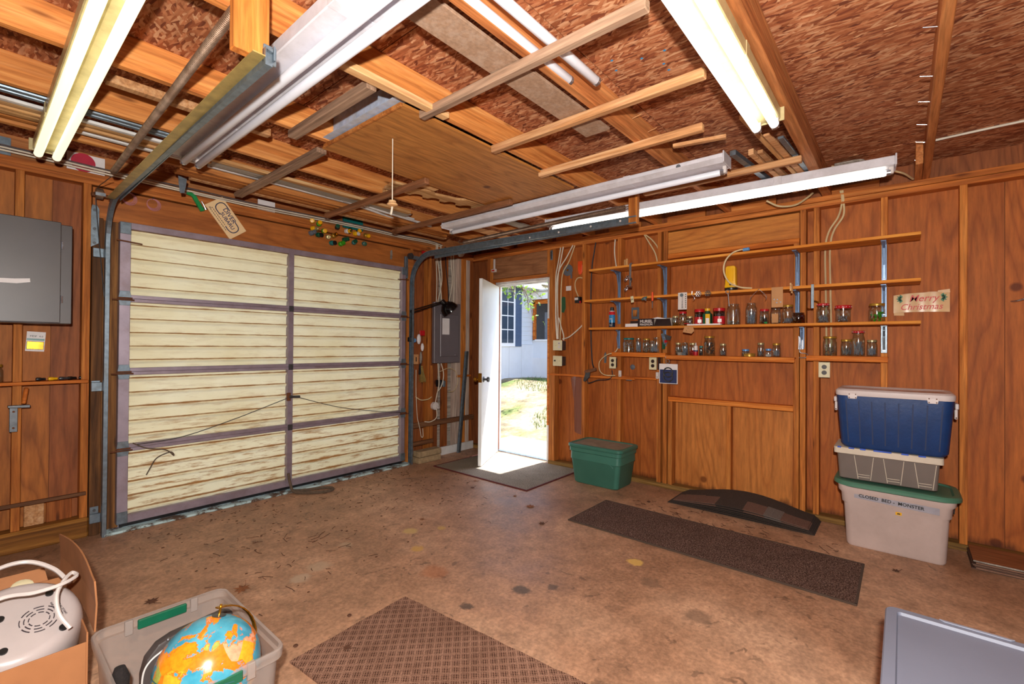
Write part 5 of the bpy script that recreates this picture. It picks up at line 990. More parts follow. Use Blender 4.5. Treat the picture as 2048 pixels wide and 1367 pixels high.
# cables on the shelf wall
G2 = 'cables dropping to the twin switch boxes'
for k, (pts, lb) in enumerate((([(2.83,2.36),(2.86,2.2),(2.89,2.05),(2.89,1.8),(2.885,1.55),(2.87,1.37)], 'white cable nearest the door running down to the twin boxes'), ([(2.79,2.36),(2.82,2.22),(2.85,2.08),(2.86,1.85),(2.85,1.55),(2.85,1.37)], 'thick white cable second from the door'), ([(2.66,2.36),(2.74,2.24),(2.83,2.12),(2.865,1.95),(2.87,1.6),(2.84,1.37)], 'white cable fanning out at the top plate, upper of two'), ([(2.65,2.36),(2.72,2.20),(2.80,2.08),(2.82,1.9),(2.82,1.65),(2.83,1.36)], 'tan cable fanning out at the top plate, lower of two'), ([(2.84,1.60),(2.81,1.50),(2.78,1.42),(2.775,1.355)], 'short white cable bending into the upper twin box'))):
    cbl([(4.16-.01*(k % 3)-.01, y, z) for y, z in pts], lb, 'cable' if k != 3 else 'cable_tan', .0065, G2)
cbl([(4.15,2.80,1.37), (4.15,2.72,1.39), (4.16,2.65,1.44), (4.17,2.58,1.50), (4.19,2.565,1.53)], 'white cable curving from the twin box to the stud', r=.0065)
cbl([(4.17,2.41,2.36), (4.17,2.43,2.25), (4.18,2.46,2.1), (4.19,2.475,1.8), (4.19,2.47,1.4), (4.18,2.45,1.15), (4.16,2.42,1.08)], 'black cable running down beside the stud to the pistol-grip tool', 'cable_black', .007)
cbl([(4.17,2.19,2.37), (4.175,2.20,2.25), (4.175,2.19,2.15), (4.17,2.17,2.055)], 'white cable dropping behind the top shelf at the second stud', r=.006)
cbl([(4.17,1.89,2.37), (4.18,1.84,2.28), (4.20,1.79,2.18), (4.21,1.765,2.07)], 'cream cable slanting to the old opening stud, straighter of the pair', 'cable_tan', .006); cbl([(4.17,1.885,2.37), (4.19,1.82,2.31), (4.20,1.77,2.24), (4.21,1.755,2.18)], 'cream cable slanting to the old opening stud, bowed one of the pair', 'cable_tan', .006)
cbl([(4.13,2.135,1.28), (4.12,2.16,1.24), (4.10,2.24,1.21), (4.12,2.33,1.14), (4.13,2.33,1.05), (4.13,2.27,1.01), (4.13,2.16,1.01)], 'tan lead looping around the first outlet', 'cable_tan', .005)
for k, dy in enumerate((0, .03)): cbl([(4.17,.355-dy*.4,2.46), (4.165,.345-dy*.3,2.38), (4.20,.37-dy,2.28), (4.22,.43-dy,2.18), (4.236,.455-dy,2.05), (4.240,.452-dy,1.75), (4.241,.448-dy,1.5), (4.241,.446-dy,1.24)], ('cream cable running behind the shelves to the last outlet, nearer its stud','cream cable running behind the shelves to the last outlet, the one away from the stud')[k], 'cable_tan', .007)
cbl([(3.80,-.10,2.565), (3.80,-.3,2.57), (3.80,-.55,2.572), (3.80,-1.2,2.57)], 'white cable stapled along the roof deck joint past the joist', 'cable', .007); cbl([(4.15,-.05,2.45), (4.0,.02,2.47), (3.9,.2,2.52), (3.85,.38,2.55)], 'tan cable sagging from the roof deck joint', 'cable_tan', .006)
cc = E('cable_coil', (3.88,.30,2.47), 'coil of grey cable tucked above the lit single-tube light', 'cable coil')
for k in range(6): MB().tube(sm([(3.80+.02*k,.44,2.50), (3.82+.02*k,.36,2.485), (3.84+.018*k,.27,2.49), (3.84+.015*k,.20,2.52), (3.83+.015*k,.22,2.55), (3.82+.018*k,.36,2.55)], 4), .006, 6).o('loop', 'grey_x', cc, smooth=True)
cbl([(3.95,.80,2.42), (3.98,.72,2.37), (4.02,.62,2.37), (4.06,.55,2.42), (4.1,.52,2.46)], 'cream cable hanging in a loop below the lit single-tube light', 'cable_tan', .007)
# keypad hung in the corner over the door
kp = E('door_sensor', (4.15,3.80,2.18), 'white plastic door sensor hung over the hinge side of the entry door', 'sensor'); bx('stem', 4.145, 4.16, 3.79, 3.815, 2.22, 2.345, 'white_pl', kp, .003); bd = bx('body', 4.13, 4.165, 3.77, 3.835, 2.185, 2.225, 'white_pl', kp, .004); bx('label_patch', 4.1285, 4.13, 3.78, 3.825, 2.195, 2.212, 'red_ink', bd, 0)
MB().lathe([(0,0),(.05,.0),(.052,.02),(.048,.035),(0,.036)], (3.86,4.10,2.42), 20, (0,-1,-.5)).o('round_box_cover', 'chrome', smooth=True, label='round steel box cover in the corner over the breaker panel', cat='box cover')
MB().box(3.33,3.45,4.155,4.165,2.325,2.36).o('red_flag', 'red', label='scrap of red cloth on the top plate by the curved track', cat='cloth')
bo = E('barrel_bolt', (4.15,2.95,2.27), 'steel barrel bolt on the top plate beside the entry door', 'bolt'); bx('plate', 4.15, 4.159, 2.938, 2.968, 2.24, 2.345, 'galv', bo, .002); MB().cyl((4.145,2.953,2.25), (4.145,2.953,2.33), .006, n=8).o('rod', 'steel', bo, smooth=True)
for y, z, lb in ((-.56,1.60,'steel hook at the frame edge beyond the last stud'),): wire('wall_hook', [(4.25,-.52,1.60), (4.22,-.54,1.60), (4.20,-.57,1.61), (4.20,-.60,1.63)], .006, 'chrome', label=lb, cat='hook')
# ================================================================ THINGS ON THE FLOOR
def rr(cx, cy, w, d, r, z, n=4):
    out = []
    for sx, sy, a0 in ((1,1,0), (-1,1,90), (-1,-1,180), (1,-1,270)):
        for i in range(n+1):
            a = R(a0+90*i/n); out.append(Vector((cx+sx*(w/2-r)+r*math.cos(a), cy+sy*(d/2-r)+r*math.sin(a), z)))
    return out
def loft(mb, loops, cap0=True, cap1=False):
    n = len(loops[0]); vs = [p for l in loops for p in l]
    fs = [(k*n+i, k*n+(i+1) % n, (k+1)*n+(i+1) % n, (k+1)*n+i) for k in range(len(loops)-1) for i in range(n)]
    if cap0: fs.append(tuple(range(n-1, -1, -1)))
    if cap1: fs.append(tuple(range((len(loops)-1)*n, len(loops)*n)))
    return mb.add(vs, fs)
M['tote_green'] = pm('green_tote_plastic', '3c7465', .42, var=.07, scale=6, dirt='4d7f6c', damt=.2)
M['lid_green'] = pm('green_lid_plastic', '4a7a64', .45, var=.08, scale=6)
M['dusty'] = pm('dusty_lid_top', '8a7a66', .8, var=.2, scale=10)
M['tote_white'] = pm('off_white_tote_plastic', 'c4b0aa', .45, var=.06, scale=4, dirt='8d7a72', damt=.25)
M['frost'] = frosted('frosted_clear_plastic', 'c8bcb6', .52); M['frost_box'] = frosted('cloudy_grey_plastic', '9c8f88', .18)
M['rib'] = pm('pale_plastic_rib', 'cfc2b0', .5, var=.05); M['cooler_blue'] = pm('cooler_blue_plastic', '16386c', .5, var=.12, scale=18, bump=.12); M['cooler_white'] = pm('cooler_white_plastic', 'd3c6c4', .4, var=.05, scale=4)
M['bin_blue'] = pm('blue_grey_bin_plastic', '75798a', .5, var=.05, scale=3)
def tote(name, cx, cy, w, d, h, wt, dt, mats, label, lid=None, cat='storage bin', r=.04):
    t = E(name, (cx,cy,0), label, cat)
    loft(MB(), [rr(cx,cy,w-.02,d-.02,r,0.001), rr(cx,cy,w,d,r,.012), rr(cx,cy,w+(wt-w)*.62,d+(dt-d)*.62,r,h*.66), rr(cx,cy,w+(wt-w)*.62+.012,d+(dt-d)*.62+.012,r,h*.68), rr(cx,cy,wt-.02,dt-.02,r,h*.88), rr(cx,cy,wt,dt,r,h*.90), rr(cx,cy,wt,dt,r,h)], True, True).o('body', mats[0], t, smooth=True)
    return t
# green tote by the shelf wall
gx, gy = 3.935, 2.185
gt_ = tote('green_tote', gx, gy, .305, .46, .335, .36, .545, ('tote_green',), 'green plastic tote with a dusty lid against the shelf wall')
ld = loft(MB(), [rr(gx,gy,.375,.56,.05,.338), rr(gx,gy,.385,.57,.05,.345), rr(gx,gy,.385,.57,.05,.365), rr(gx,gy,.365,.55,.05,.372), rr(gx,gy,.335,.52,.045,.372), rr(gx,gy,.315,.50,.04,.364)], True, False).o('lid', 'tote_green', gt_, smooth=True)
loft(MB(), [rr(gx,gy,.315,.50,.04,.360), rr(gx,gy,.315,.50,.04,.3645)], True, True).o('lid_panel', 'dusty', ld)
MB().tube(sm([(3.7635,1.985,.20), (3.763,2.02,.225), (3.763,2.10,.232), (3.763,2.40,.235)], 4), .004, 6).o('groove_line', 'tote_green', gt_, smooth=True)
# white tote with green lid
wx, wy = 3.945, .043
wt_ = E('white_tote', (wx,wy,0), 'off-white plastic tote with a warped green lid and handwritten tape', 'storage bin')
loft(MB(), [rr(wx,wy,.31,.475,.035,.001), rr(wx,wy,.325,.49,.04,.015), rr(wx,wy,.342,.515,.04,.275), rr(wx,wy,.352,.535,.04,.285), rr(wx,wy,.362,.545,.04,.345), rr(wx,wy,.378,.575,.05,.36), rr(wx,wy,.38,.58,.05,.395)], True, True).o('body', 'tote_white', wt_, smooth=True)
def lidloop(w, d, r, dz): return [Vector((p.x, p.y, p.z+.008*((p.y-wy)/.3)**2*(1 if p.y > wy else -.2)+dz)) for p in rr(wx, wy, w, d, r, 0, 5)]
ld = loft(MB(), [lidloop(.385,.595,.09,.385), lidloop(.41,.63,.10,.392), lidloop(.41,.63,.10,.408), lidloop(.39,.61,.09,.418), lidloop(.35,.56,.08,.420), lidloop(.33,.54,.07,.412)], True, True).o('lid', 'lid_green', wt_, smooth=True)
fx = wx-.181-.001
tp = MB().add([(fx,.243,.363),(fx,.243,.323),(fx-.001,-.168,.303),(fx-.001,-.168,.343)], [(0,1,2,3)]).add([(fx+.002,.243,.363),(fx+.002,.243,.323),(fx+.001,-.168,.303),(fx+.001,-.168,.343)], [(0,1,2,3)]).o('tape_label', pm('grey_duct_tape', '9a96a0', .6), wt_)
text('handwriting', 'CLOSED  BED -  MONSTER', .027, (fx-.0045,.06,.3345), 'ink', tp, (0,-1,-.049), (0,-.049,1), 1.0, bold=.0006)
st_ = MB().box(fx+.009,fx+.011,.005,.035,.258,.276).o('sticker', 'yellow', wt_); MB().box(fx+.008,fx+.009,.012,.027,.263,.270).o('sticker_print', 'ink', st_)
bx('handle_slot', wx-.02, wx+.03, wy-.286, wy-.280, .285, .325, 'black', wt_, 0)
# cloudy box
qx, qy = 3.955, .083
cb_ = E('cloudy_box', (qx,qy,.432), 'cloudy grey storage box with blue lid hinges on the white tote', 'storage box')
loft(MB(), [rr(qx,qy,.29,.48,.02,.432), rr(qx,qy,.30,.49,.02,.437), rr(qx,qy,.318,.51,.02,.597)], True, False).o('body', 'frost_box', cb_, smooth=True)
loft(MB(), [rr(qx,qy,.318,.512,.02,.595), rr(qx,qy,.345,.545,.02,.600), rr(qx,qy,.345,.545,.02,.638), rr(qx,qy,.33,.53,.02,.640)], False, True).o('rim', 'rib', cb_, smooth=True)
for y0 in (.27, .12, -.03): 
    for s in (0, 1):
        ya = y0-.025-.105*s; yb = y0-(.045 if s == 0 else .09)
        MB().cyl((qx-.161,ya if s == 0 else y0-.035-.09,.592), (qx-.151,yb if s == 0 else yb-.02,.440), .0022, n=5).o('rib', 'rib', cb_)
    for z in (.455, .470): MB().cyl((qx-.1535,y0-.045,z), (qx-.1535,y0-.105,z), .002, n=5).o('rib', 'rib', cb_)
for y0, w in ((.26,.03), (.20,.03), (.10,.09), (-.01,.035), (-.09,.035), (.325,.02)): bx('lid_hinge', qx-.175, qx-.165, y0-w/2, y0+w/2, .634, .644, M.setdefault('hinge_blue', pm('bright_blue_plastic', '2a55c0', .4)), cb_, .001)
bx('stud_mark', qx-.1735, qx-.1725, .108, .114, .610, .616, 'white_pl', cb_, 0)
# cooler
kx, ky = 3.945, .053
co = E('ice_cooler', (kx,ky,.646), 'dark blue ice cooler with a white lid on top of the storage boxes', 'cooler')
loft(MB(), [rr(kx,ky,.32,.50,.05,.647), rr(kx,ky,.345,.53,.055,.665), rr(kx,ky,.366,.575,.055,.96), rr(kx,ky,.368,.58,.055,.985)], True, True).o('body', 'cooler_blue', co, smooth=True)
cl_ = loft(MB(), [rr(kx,ky,.375,.585,.055,.986), rr(kx,ky,.378,.59,.055,.992), rr(kx,ky,.378,.59,.055,1.018), rr(kx,ky,.35,.562,.05,1.030), rr(kx,ky,.32,.53,.045,1.030), rr(kx,ky,.305,.515,.04,1.024)], True, True).o('lid', 'cooler_white', co, smooth=True)
for i in range(8):
    y = ky+.235-.067*i
    MB().add([(kx-.1845,y-.0035,.955),(kx-.1845,y+.0035,.955),(kx-.1735,y*.94+ky*.06+.0035,.680),(kx-.1735,y*.94+ky*.06-.0035,.680)], [(0,1,2,3)]).o('groove', pm('groove_blue_%d' % i, '0d2450', .6) if i == 0 else M['groove_blue_0'] if 'groove_blue_0' in M else M.setdefault('groove_blue_0', bpy.data.materials['groove_blue_0']), co)
for y in (ky+.20, ky-.19):
    hg = MB().prism([(-.026,.0),(-.022,-.020),(.022,-.020),(.026,.0),(.026,.012),(-.026,.012)], (kx-.188,y,.988), (0,-1,0), (0,0,1), .004).o('hinge', 'cooler_white', co, bev=.001)
    for a, z in ((-.017,.997), (.017,.997), (-.017,.975), (.017,.975)): MB().cyl((kx-.192,y+a,z), (kx-.195,y+a,z), .0035, n=8).o('screw', 'rust', hg)
for s in (-1, 1):
    h_ = bx('handle', kx-.06, kx+.06, ky+s*.295, ky+s*.312, .93, .965, 'cooler_white', co, .004); bx('handle_arm', kx-.06, kx-.04, ky+s*.292, ky+s*.307, .87, .93, 'cooler_white', h_, .004); MB().cyl((kx-.062,ky+s*.30,.88), (kx-.065,ky+s*.30,.88), .004, n=8).o('screw', 'rust', h_)
# plywood offcuts at the end of the shelf wall
M['ply_ofc'] = pm('brown_panel_edge', '85604c', .7, var=.2, scale=20); M['ply_ofd'] = pm('brown_panel_edge_dark', '4e3428', .7, var=.2, scale=20); M['ply_top'] = ply('brown_panel_face', '5a3018', '855030', '9a6440', 'y')
for i in range(8):
    lb = ('lowest','second','third','fourth','fifth','sixth','seventh')[i] + ' brown panel from the floor in the stack at the shelf wall end' if i < 7 else 'topmost brown panel with a pale front edge at the shelf wall end'
    y1 = -.312-.006*((i*3) % 4); x0 = 3.866-.004*((i*5) % 3); z0 = .0005+.0068*i
    p_ = MB().box(x0, 4.148, -1.25, y1, z0, z0+.006).o('panel_offcut', ('ply_ofc' if i % 2 else 'ply_ofd') if i < 7 else 'ply_top', label=lb, cat='panel', group='panels stacked on the floor')
    if i == 7: bx('edge_band', x0-.0015, x0, -1.25, y1, z0-.001, z0+.007, 'grey_x', p_, 0)
# roof shingles
M['shingle'] = pm('asphalt_shingle', '3c302a', .95, var=.35, scale=160, bump=.5); M['shingle_b'] = pm('asphalt_shingle_brown', '6e5044', .95, var=.35, scale=160, bump=.5); M['shingle_c'] = pm('asphalt_shingle_grey', '6f6560', .95, var=.3, scale=160, bump=.5)
def shingle(i, bow, lb, x0, x1, y0, y1, zb, tabs):
    s = E('roof_shingle', ((x0+x1)/2,(y0+y1)/2,zb), lb, 'shingle', 'roof shingles stacked by the shelf wall'); N = 24
    def zf(x, y): t = (y-y0)/(y1-y0); u = (x-x0)/(x1-x0); return zb+bow*(math.sin(math.pi*t)**1.3)*(.45+.55*u)
    def strip(xa, xb, ya, yb, dz, nm, mt, par, n=N):
        vs = []; fs = []
        for k in range(n+1):
            y = ya+(yb-ya)*k/n
            for x in (xa, xb):
                for d in (0, .004): vs.append((x, y, zf(x, y)+dz+d))
        for k in range(n): a = 4*k; fs += [(a+1,a+3,a+7,a+5), (a,a+4,a+6,a+2), (a,a+1,a+5,a+4), (a+2,a+6,a+7,a+3)]
        fs += [(0,2,3,1), (4*n,4*n+1,4*n+3,4*n+2)]
        return MB().add(vs, fs).o(nm, mt, par)
    strip(x0, x1, y0, y1, 0, 'sheet', 'shingle', s)
    if tabs:
        k = 0; y = y0
        while y < y1-.02:
            w = (.17,.11,.14,.20,.12,.16)[k % 6]; yb = min(y+w, y1); strip(x0-.002, x0+(.17 if k % 2 else .155), y, yb, .0042, 'tab', ('shingle_b','shingle_c','shingle_b','shingle')[k % 4] if k % 5 else 'shingle_b', s, 6); y = yb; k += 1
for i in range(6):
    shingle(i, (.004,.016,.030,.044,.058,.078)[i], ('lowest dark roof shingle of the stack, flat on the floor','second roof shingle up in the stack','third roof shingle up in the stack','fourth roof shingle up in the stack','fifth roof shingle up, bowed under the top one','topmost roof shingle, bowed up with brown and grey tabs')[i], 3.80-.006*(i % 2)+.01*(i == 5), 4.15, .465+.008*i, 1.50-.012*i, .001+.0066*i, i >= 4)
# mats and rugs
def carpet(name, hexes, scale):
    m, nt, b = mnew(name); v = coords(nt); n1 = noise(nt, v, scale, 2, .8); n2 = noise(nt, v, 6, 4)
    c = ramp(nt, n1, [(.36, rgb(hexes[0])), (.5, rgb(hexes[1])), (.64, rgb(hexes[2]))]); c = mixc(nt, .2, c, ramp(nt, n2, [(.3, (.2,)*3), (.7, (.8,)*3)]), 'OVERLAY')
    nt.links.new(c, b.inputs['Base Color']); b.inputs['Roughness'].default_value = .95; b.inputs['Specular IOR Level'].default_value = .1; bumpto(nt, b, n1, .8, .006); return m
M['carpet'] = carpet('brown_speckled_carpet', ('33241f', '5c453d', '8c7468'), 130); M['doormat'] = carpet('grey_speckled_mat', ('5e554a', '8d8376', 'b5ab9c'), 150)
ru = MB().box(2.912,3.485,.178,1.900,.0,.009).o('runner_mat', 'carpet', bev=.003, label='long dark brown speckled runner mat on the concrete', cat='mat')
for a in ((2.908,2.922,.174,1.904), (3.475,3.489,.174,1.904)): bx('edge_binding', *a, .001, .0105, M.setdefault('binding', pm('brown_binding', '4a3a30', .9)), ru, .002)
for a in ((2.912,3.485,.174,.186), (2.912,3.485,1.892,1.904)): bx('edge_binding', *a, .001, .0105, 'binding', ru, .002)
dm = MB().box(3.255,4.148,2.572,3.815,.0,.007).o('door_mat', 'doormat', bev=.002, label='grey-brown entry mat with a dark red border inside the door', cat='mat')
M['maroon'] = pm('maroon_border', '5a1a1a', .8)
for a in ((3.240,3.257,2.556,3.83), ): bx('border', *a, .0, .009, 'maroon', dm, .002)
bx('border', 3.257, 4.148, 2.556, 2.573, .0, .009, 'maroon', dm, .002); bx('border', 3.257, 4.148, 3.814, 3.83, .0, .009, 'maroon', dm, .002)
m, nt, b = mnew('waffle_rug'); v = coords(nt); mp = nd(nt, 'ShaderNodeMapping', {0: v, 'Rotation': (0,0,R(45)), 'Scale': (26,26,1)}).outputs[0]
fr_ = nd(nt, 'ShaderNodeVectorMath', {0: mp}, operation='FRACTION').outputs[0]; q4 = nd(nt, 'ShaderNodeMapping', {0: fr_, 'Scale': (4,4,1)}).outputs[0]; f4_ = nd(nt, 'ShaderNodeVectorMath', {0: q4}, operation='FRACTION').outputs[0]
s1 = nd(nt, 'ShaderNodeSeparateXYZ', {0: f4_}); dx = mth(nt, 'SUBTRACT', s1.outputs[0], .5); dy = mth(nt, 'SUBTRACT', s1.outputs[1], .5); dist = mth(nt, 'SQRT', mth(nt, 'ADD', mth(nt, 'MULTIPLY', dx, dx), mth(nt, 'MULTIPLY', dy, dy)))
s2 = nd(nt, 'ShaderNodeSeparateXYZ', {0: fr_}); inm = mth(nt, 'MULTIPLY', mth(nt, 'LESS_THAN', mth(nt, 'MAXIMUM', mth(nt, 'ABSOLUTE', mth(nt, 'SUBTRACT', s2.outputs[0], .5)), mth(nt, 'ABSOLUTE', mth(nt, 'SUBTRACT', s2.outputs[1], .5))), .375), mth(nt, 'GREATER_THAN', mth(nt, 'ADD', mth(nt, 'ABSOLUTE', mth(nt, 'SUBTRACT', s2.outputs[0], .5)), mth(nt, 'ABSOLUTE', mth(nt, 'SUBTRACT', s2.outputs[1], .5))), .13))
dot = mth(nt, 'MULTIPLY', mth(nt, 'LESS_THAN', dist, .36), inm); n1 = noise(nt, v, 5, 5); n2 = noise(nt, v, 120, 3)
c = ramp(nt, n1, [(.3, rgb('7a5a4a')), (.7, rgb('967260'))]); c = mixc(nt, .3, c, ramp(nt, n2, [(.3, (.1,)*3), (.7, (.9,)*3)]), 'OVERLAY'); c = mixc(nt, dot, c, rgb('3b241a'))
nt.links.new(c, b.inputs['Base Color']); b.inputs['Roughness'].default_value = .95; b.inputs['Specular IOR Level'].default_value = .1; bumpto(nt, b, mth(nt, 'SUBTRACT', 1.0, dot), .8, .006); M['waffle'] = m
rg = MB(); nx, ny = 3, 26; rgb_pts = []
ed = random.Random(3)
def rp(u_, w_): return Vector((.866,1.903,0))+Vector((.604,.046,0))*u_+Vector((.100,-1.30,0))*w_
outl = [rp(i/10, ed.uniform(-.002,.002)) for i in range(11)] + [rp(1+ed.uniform(-.006,.006), i/22) for i in range(1, 23)] + [rp(1-i/10, 1) for i in range(1, 11)] + [rp(ed.uniform(-.006,.006), 1-i/22) for i in range(1, 22)]
rg = MB().prism([(p.x, p.y) for p in outl], (0,0,.0005), (1,0,0), (0,1,0), .009).o('waffle_mat', 'waffle', label='brown waffle-textured mat with a frayed edge beside the clear tote', cat='mat')
# blue-grey bin
bx0, bx1, by0, by1, bz = 1.42, 2.055, -.42, .045, .42
bcx, bcy = (bx0+bx1)/2, (by0+by1)/2
bi = E('blue_grey_bin', (bcx,bcy,0), 'blue-grey lidded storage bin close to the camera', 'storage bin')
loft(MB(), [rr(bcx,bcy,.52,.36,.04,.001), rr(bcx,bcy,.54,.38,.04,.02), rr(bcx,bcy,.60,.43,.04,bz-.03)], True, True).o('body', 'bin_blue', bi, smooth=True)
ld = loft(MB(), [rr(bcx,bcy,.62,.45,.03,bz-.035), rr(bcx,bcy,.635,.465,.03,bz-.03), rr(bcx,bcy,.635,.465,.03,bz-.004), rr(bcx,bcy,.628,.458,.028,bz), rr(bcx,bcy,.575,.405,.012,bz), rr(bcx,bcy,.568,.398,.010,bz-.009)], True, True).o('lid', 'bin_blue', bi, smooth=True)
MB().prism([(-.085,.0),(-.075,.012),(.075,.012),(.085,.0)], (bx1-.003,-.175,bz+.0005), (0,-1,0), (-1,0,0), -.003).o('grip_notch', pm('bin_notch', '9096a8', .5), ld, bev=.001)
# clear tote with the globe
tx0, tx1, ty0, ty1, tz = .285, .700, 1.557, 2.136, .30; tcx, tcy = (tx0+tx1)/2, (ty0+ty1)/2; tw, td = tx1-tx0, ty1-ty0
ct = E('clear_tote', (tcx,tcy,0), 'clear open plastic tote with green handles holding a globe', 'storage bin')
loft(MB(), [rr(tcx,tcy,tw-.07,td-.07,.03,.002), rr(tcx,tcy,tw-.055,td-.055,.035,.012), rr(tcx,tcy,tw-.028,td-.028,.035,tz-.035)], True, False).o('body', 'frost', ct, smooth=True)
rm = loft(MB(), [rr(tcx,tcy,tw-.026,td-.026,.035,tz-.036), rr(tcx,tcy,tw-.004,td-.004,.04,tz-.034), rr(tcx,tcy,tw,td,.04,tz-.016), rr(tcx,tcy,tw,td,.04,tz-.004), rr(tcx,tcy,tw-.006,td-.006,.04,tz), rr(tcx,tcy,tw-.022,td-.022,.035,tz-.002)], False, False).o('rim', 'frost', ct, smooth=True)
for y, s in ((ty0-.004, -1), (ty1-.022, 1)):
    bx('handle', .415, .565, y, y+.022 if s < 0 else y+.012, tz-.042, tz-.008, M.setdefault('handle_green', pm('handle_green_plastic', '0f5a40', .4)), ct, .003)
    for x in (.39, .59): bx('latch', x-.012, x+.012, y, y+.016, tz-.05, tz+.001, 'frost', ct, .002)
# globe
m, nt, b = mnew('globe_map'); v = coords(nt); land = noise(nt, v, 11, 6, .6, .3)
vo = nd(nt, 'ShaderNodeTexVoronoi', {'Vector': nd(nt, 'ShaderNodeVectorMath', {0: v, 1: nd(nt, 'ShaderNodeTexNoise', {'Vector': v, 'Scale': 30.0}).outputs['Color']}, operation='MULTIPLY_ADD').outputs[0] if False else v, 'Scale': 17.0})
cr_ = ramp(nt, nd(nt, 'ShaderNodeSeparateColor', {0: vo.outputs['Color']}).outputs[0], [(0, rgb('e07a1e')), (.25, rgb('dba02a')), (.48, rgb('9aa24a')), (.62, rgb('e09a78')), (.8, rgb('e88a1c'))], 'CONSTANT')
cr_ = mixc(nt, .25, cr_, ramp(nt, noise(nt, v, 90, 3), [(.3, (.2,)*3), (.7, (.9,)*3)]), 'OVERLAY')
oc_ = ramp(nt, noise(nt, v, 14, 4), [(.3, rgb('2f86a2')), (.7, rgb('5aa8bc'))])
c = mixc(nt, ramp(nt, land, [(.495, (0,0,0)), (.505, (1,1,1))]), oc_, cr_); c = mixc(nt, ramp(nt, land, [(.485, (0,0,0)), (.497, (1,1,1)), (.510, (1,1,1)), (.518, (0,0,0))]), c, rgb('e0741e'))
nt.links.new(c, b.inputs['Base Color']); b.inputs['Roughness'].default_value = .22; M['globe'] = m
gc_ = Vector((.515,1.70,.262)); ax = Vector((.22,.10,.96)).normalized(); gr = .148
go = E('desk_globe', (gc_.x,gc_.y,.02), 'world globe with a brass meridian arm lying in the clear tote', 'globe')
loft_s = MB().sph(gc_, gr, 48).o('sphere', 'globe', go, smooth=True)
q = ax.orthogonal().normalized(); side = Vector((.95,.35,-.1)); side = (side-ax*side.dot(ax)).normalized(); fr2 = ax.cross(side)
mb = MB(); arc = [gc_+(ax*math.cos(t)+side*math.sin(t))*(gr+.026) for t in [R(-4+i*9) for i in range(21)]]
for i in range(20): mb.obox((arc[i]+arc[i+1])/2, ((arc[i+1]-arc[i]).length+.004, .014, .004), arc[i+1]-arc[i], fr2)
mb.o('meridian_arm', 'brass', go)
MB().cyl(gc_+ax*(gr-.002), gc_+ax*(gr+.034), .004, n=8).o('axis_pin', 'brass', go, smooth=True); MB().lathe([(0,0),(.020,.0),(.021,.002),(.008,.004),(0,.004)], gc_+ax*(gr-.0005), 18, tuple(ax)).o('hour_disc', 'steel', go, smooth=True)
eqp = [gc_+(side*math.cos(t)+fr2*math.sin(t))*(gr+.0006) for t in [2*math.pi*i/48 for i in range(48)]]; MB().tube(eqp, .0016, 4, True).o('equator_line', pm('globe_line', '2b5a60', .5), go)
# dark case and black brush in the tote
m = pm('dark_grey_moulded_plastic', '423b3a', .45, var=.08); M['case_grey'] = m
dc = E('moulded_case', (.52,2.0,.02), 'dark grey moulded case lid standing behind the globe in the clear tote', 'case')
MB().prism([(0,.0),(0,.15),(.012,.20),(.045,.235),(.09,.248),(.26,.252),(.285,.24),(.29,.2),(.29,0)], (.395,2.0,.02), (1,.08,0), (0,0,1), .04).o('shell', 'case_grey', dc, bev=.008, seg=2, smooth=True); wire('trim_line', [(.395,1.958,.10), (.40,1.958,.18), (.42,1.958,.215), (.46,1.96,.235)], .003, 'white_trim', dc)
MB().sph((.47,1.962,.262), .006, 8).o('rivet', 'chrome', dc, smooth=True)
MB().lathe([(0,0),(.022,.01),(.028,.05),(.024,.10),(.022,.16),(.026,.20),(.014,.235),(0,.24)], (.333,1.90,.02), 14, (.0,.12,1)).o('black_brush', pm('black_fuzzy', '1b1414', .9, var=.4, scale=80, bump=.5), smooth=True, label='black fuzzy brush handle standing in the clear tote', cat='brush')
# cardboard box with a vaporiser
cx0, cx1, cy0, cy1, cz = -.22, .285, 2.145, 2.74, .30
kb_ = E('cardboard_box', ((cx0+cx1)/2,(cy0+cy1)/2,0), 'open cardboard box with one tall flap standing up', 'box')
bx('bottom', cx0, cx1, cy0, cy1, .001, .006, 'cardb', kb_, 0); bx('side', cx1-.005, cx1, cy0, cy1, .006, cz, 'cardb', kb_, .001); bx('side', cx0, cx0+.005, cy0, cy1, .006, cz, 'cardb', kb_, .001); bx('side', cx0+.005, cx1-.005, cy0, cy0+.005, .006, .268, 'cardb', kb_, .001); bx('side', cx0+.005, cx1-.005, cy1-.005, cy1, .006, cz, 'cardb', kb_, .001)
vs = []; fs = []; N = 10
for i in range(N+1):
    t = i/N; y = 2.735-.60*t; x = .268+.030*t+.012*math.sin(math.pi*t); zt_ = .484+.02*math.sin(math.pi*min(1, t*1.1))-.012*t
    for z, dxx in ((cz-.002, 0), (.39, .004), (zt_, -.002)): vs += [(x+dxx, y, z), (x+dxx+.005, y, z)]
for i in range(N):
    a = 6*i; b2 = a+6
    for k in (0, 2): fs += [(a+k, a+k+2, b2+k+2, b2+k), (a+k+1, b2+k+1, b2+k+3, a+k+3)]
    fs.append((a+4, a+5, b2+5, b2+4))
MB().add(vs, fs).add([vs[0], vs[1], vs[3], vs[5], vs[4], vs[2]], [(0,1,2,3,4,5)]).add([vs[6*N+k] for k in (0,1,3,5,4,2)], [(0,1,2,3,4,5)]).o('flap', 'cardb', kb_)
MB().add([(cx0+.08,cy1,cz),(cx1-.05,cy1,cz),(cx1-.06,cy1+.02,cz+.05),(cx0+.08,cy1+.03,cz+.05)], [(0,1,2,3)]).o('flap', 'cardb', kb_)
va = E('vaporiser', (.10,2.36,.02), 'white domed appliance with vents packed in the cardboard box', 'appliance')
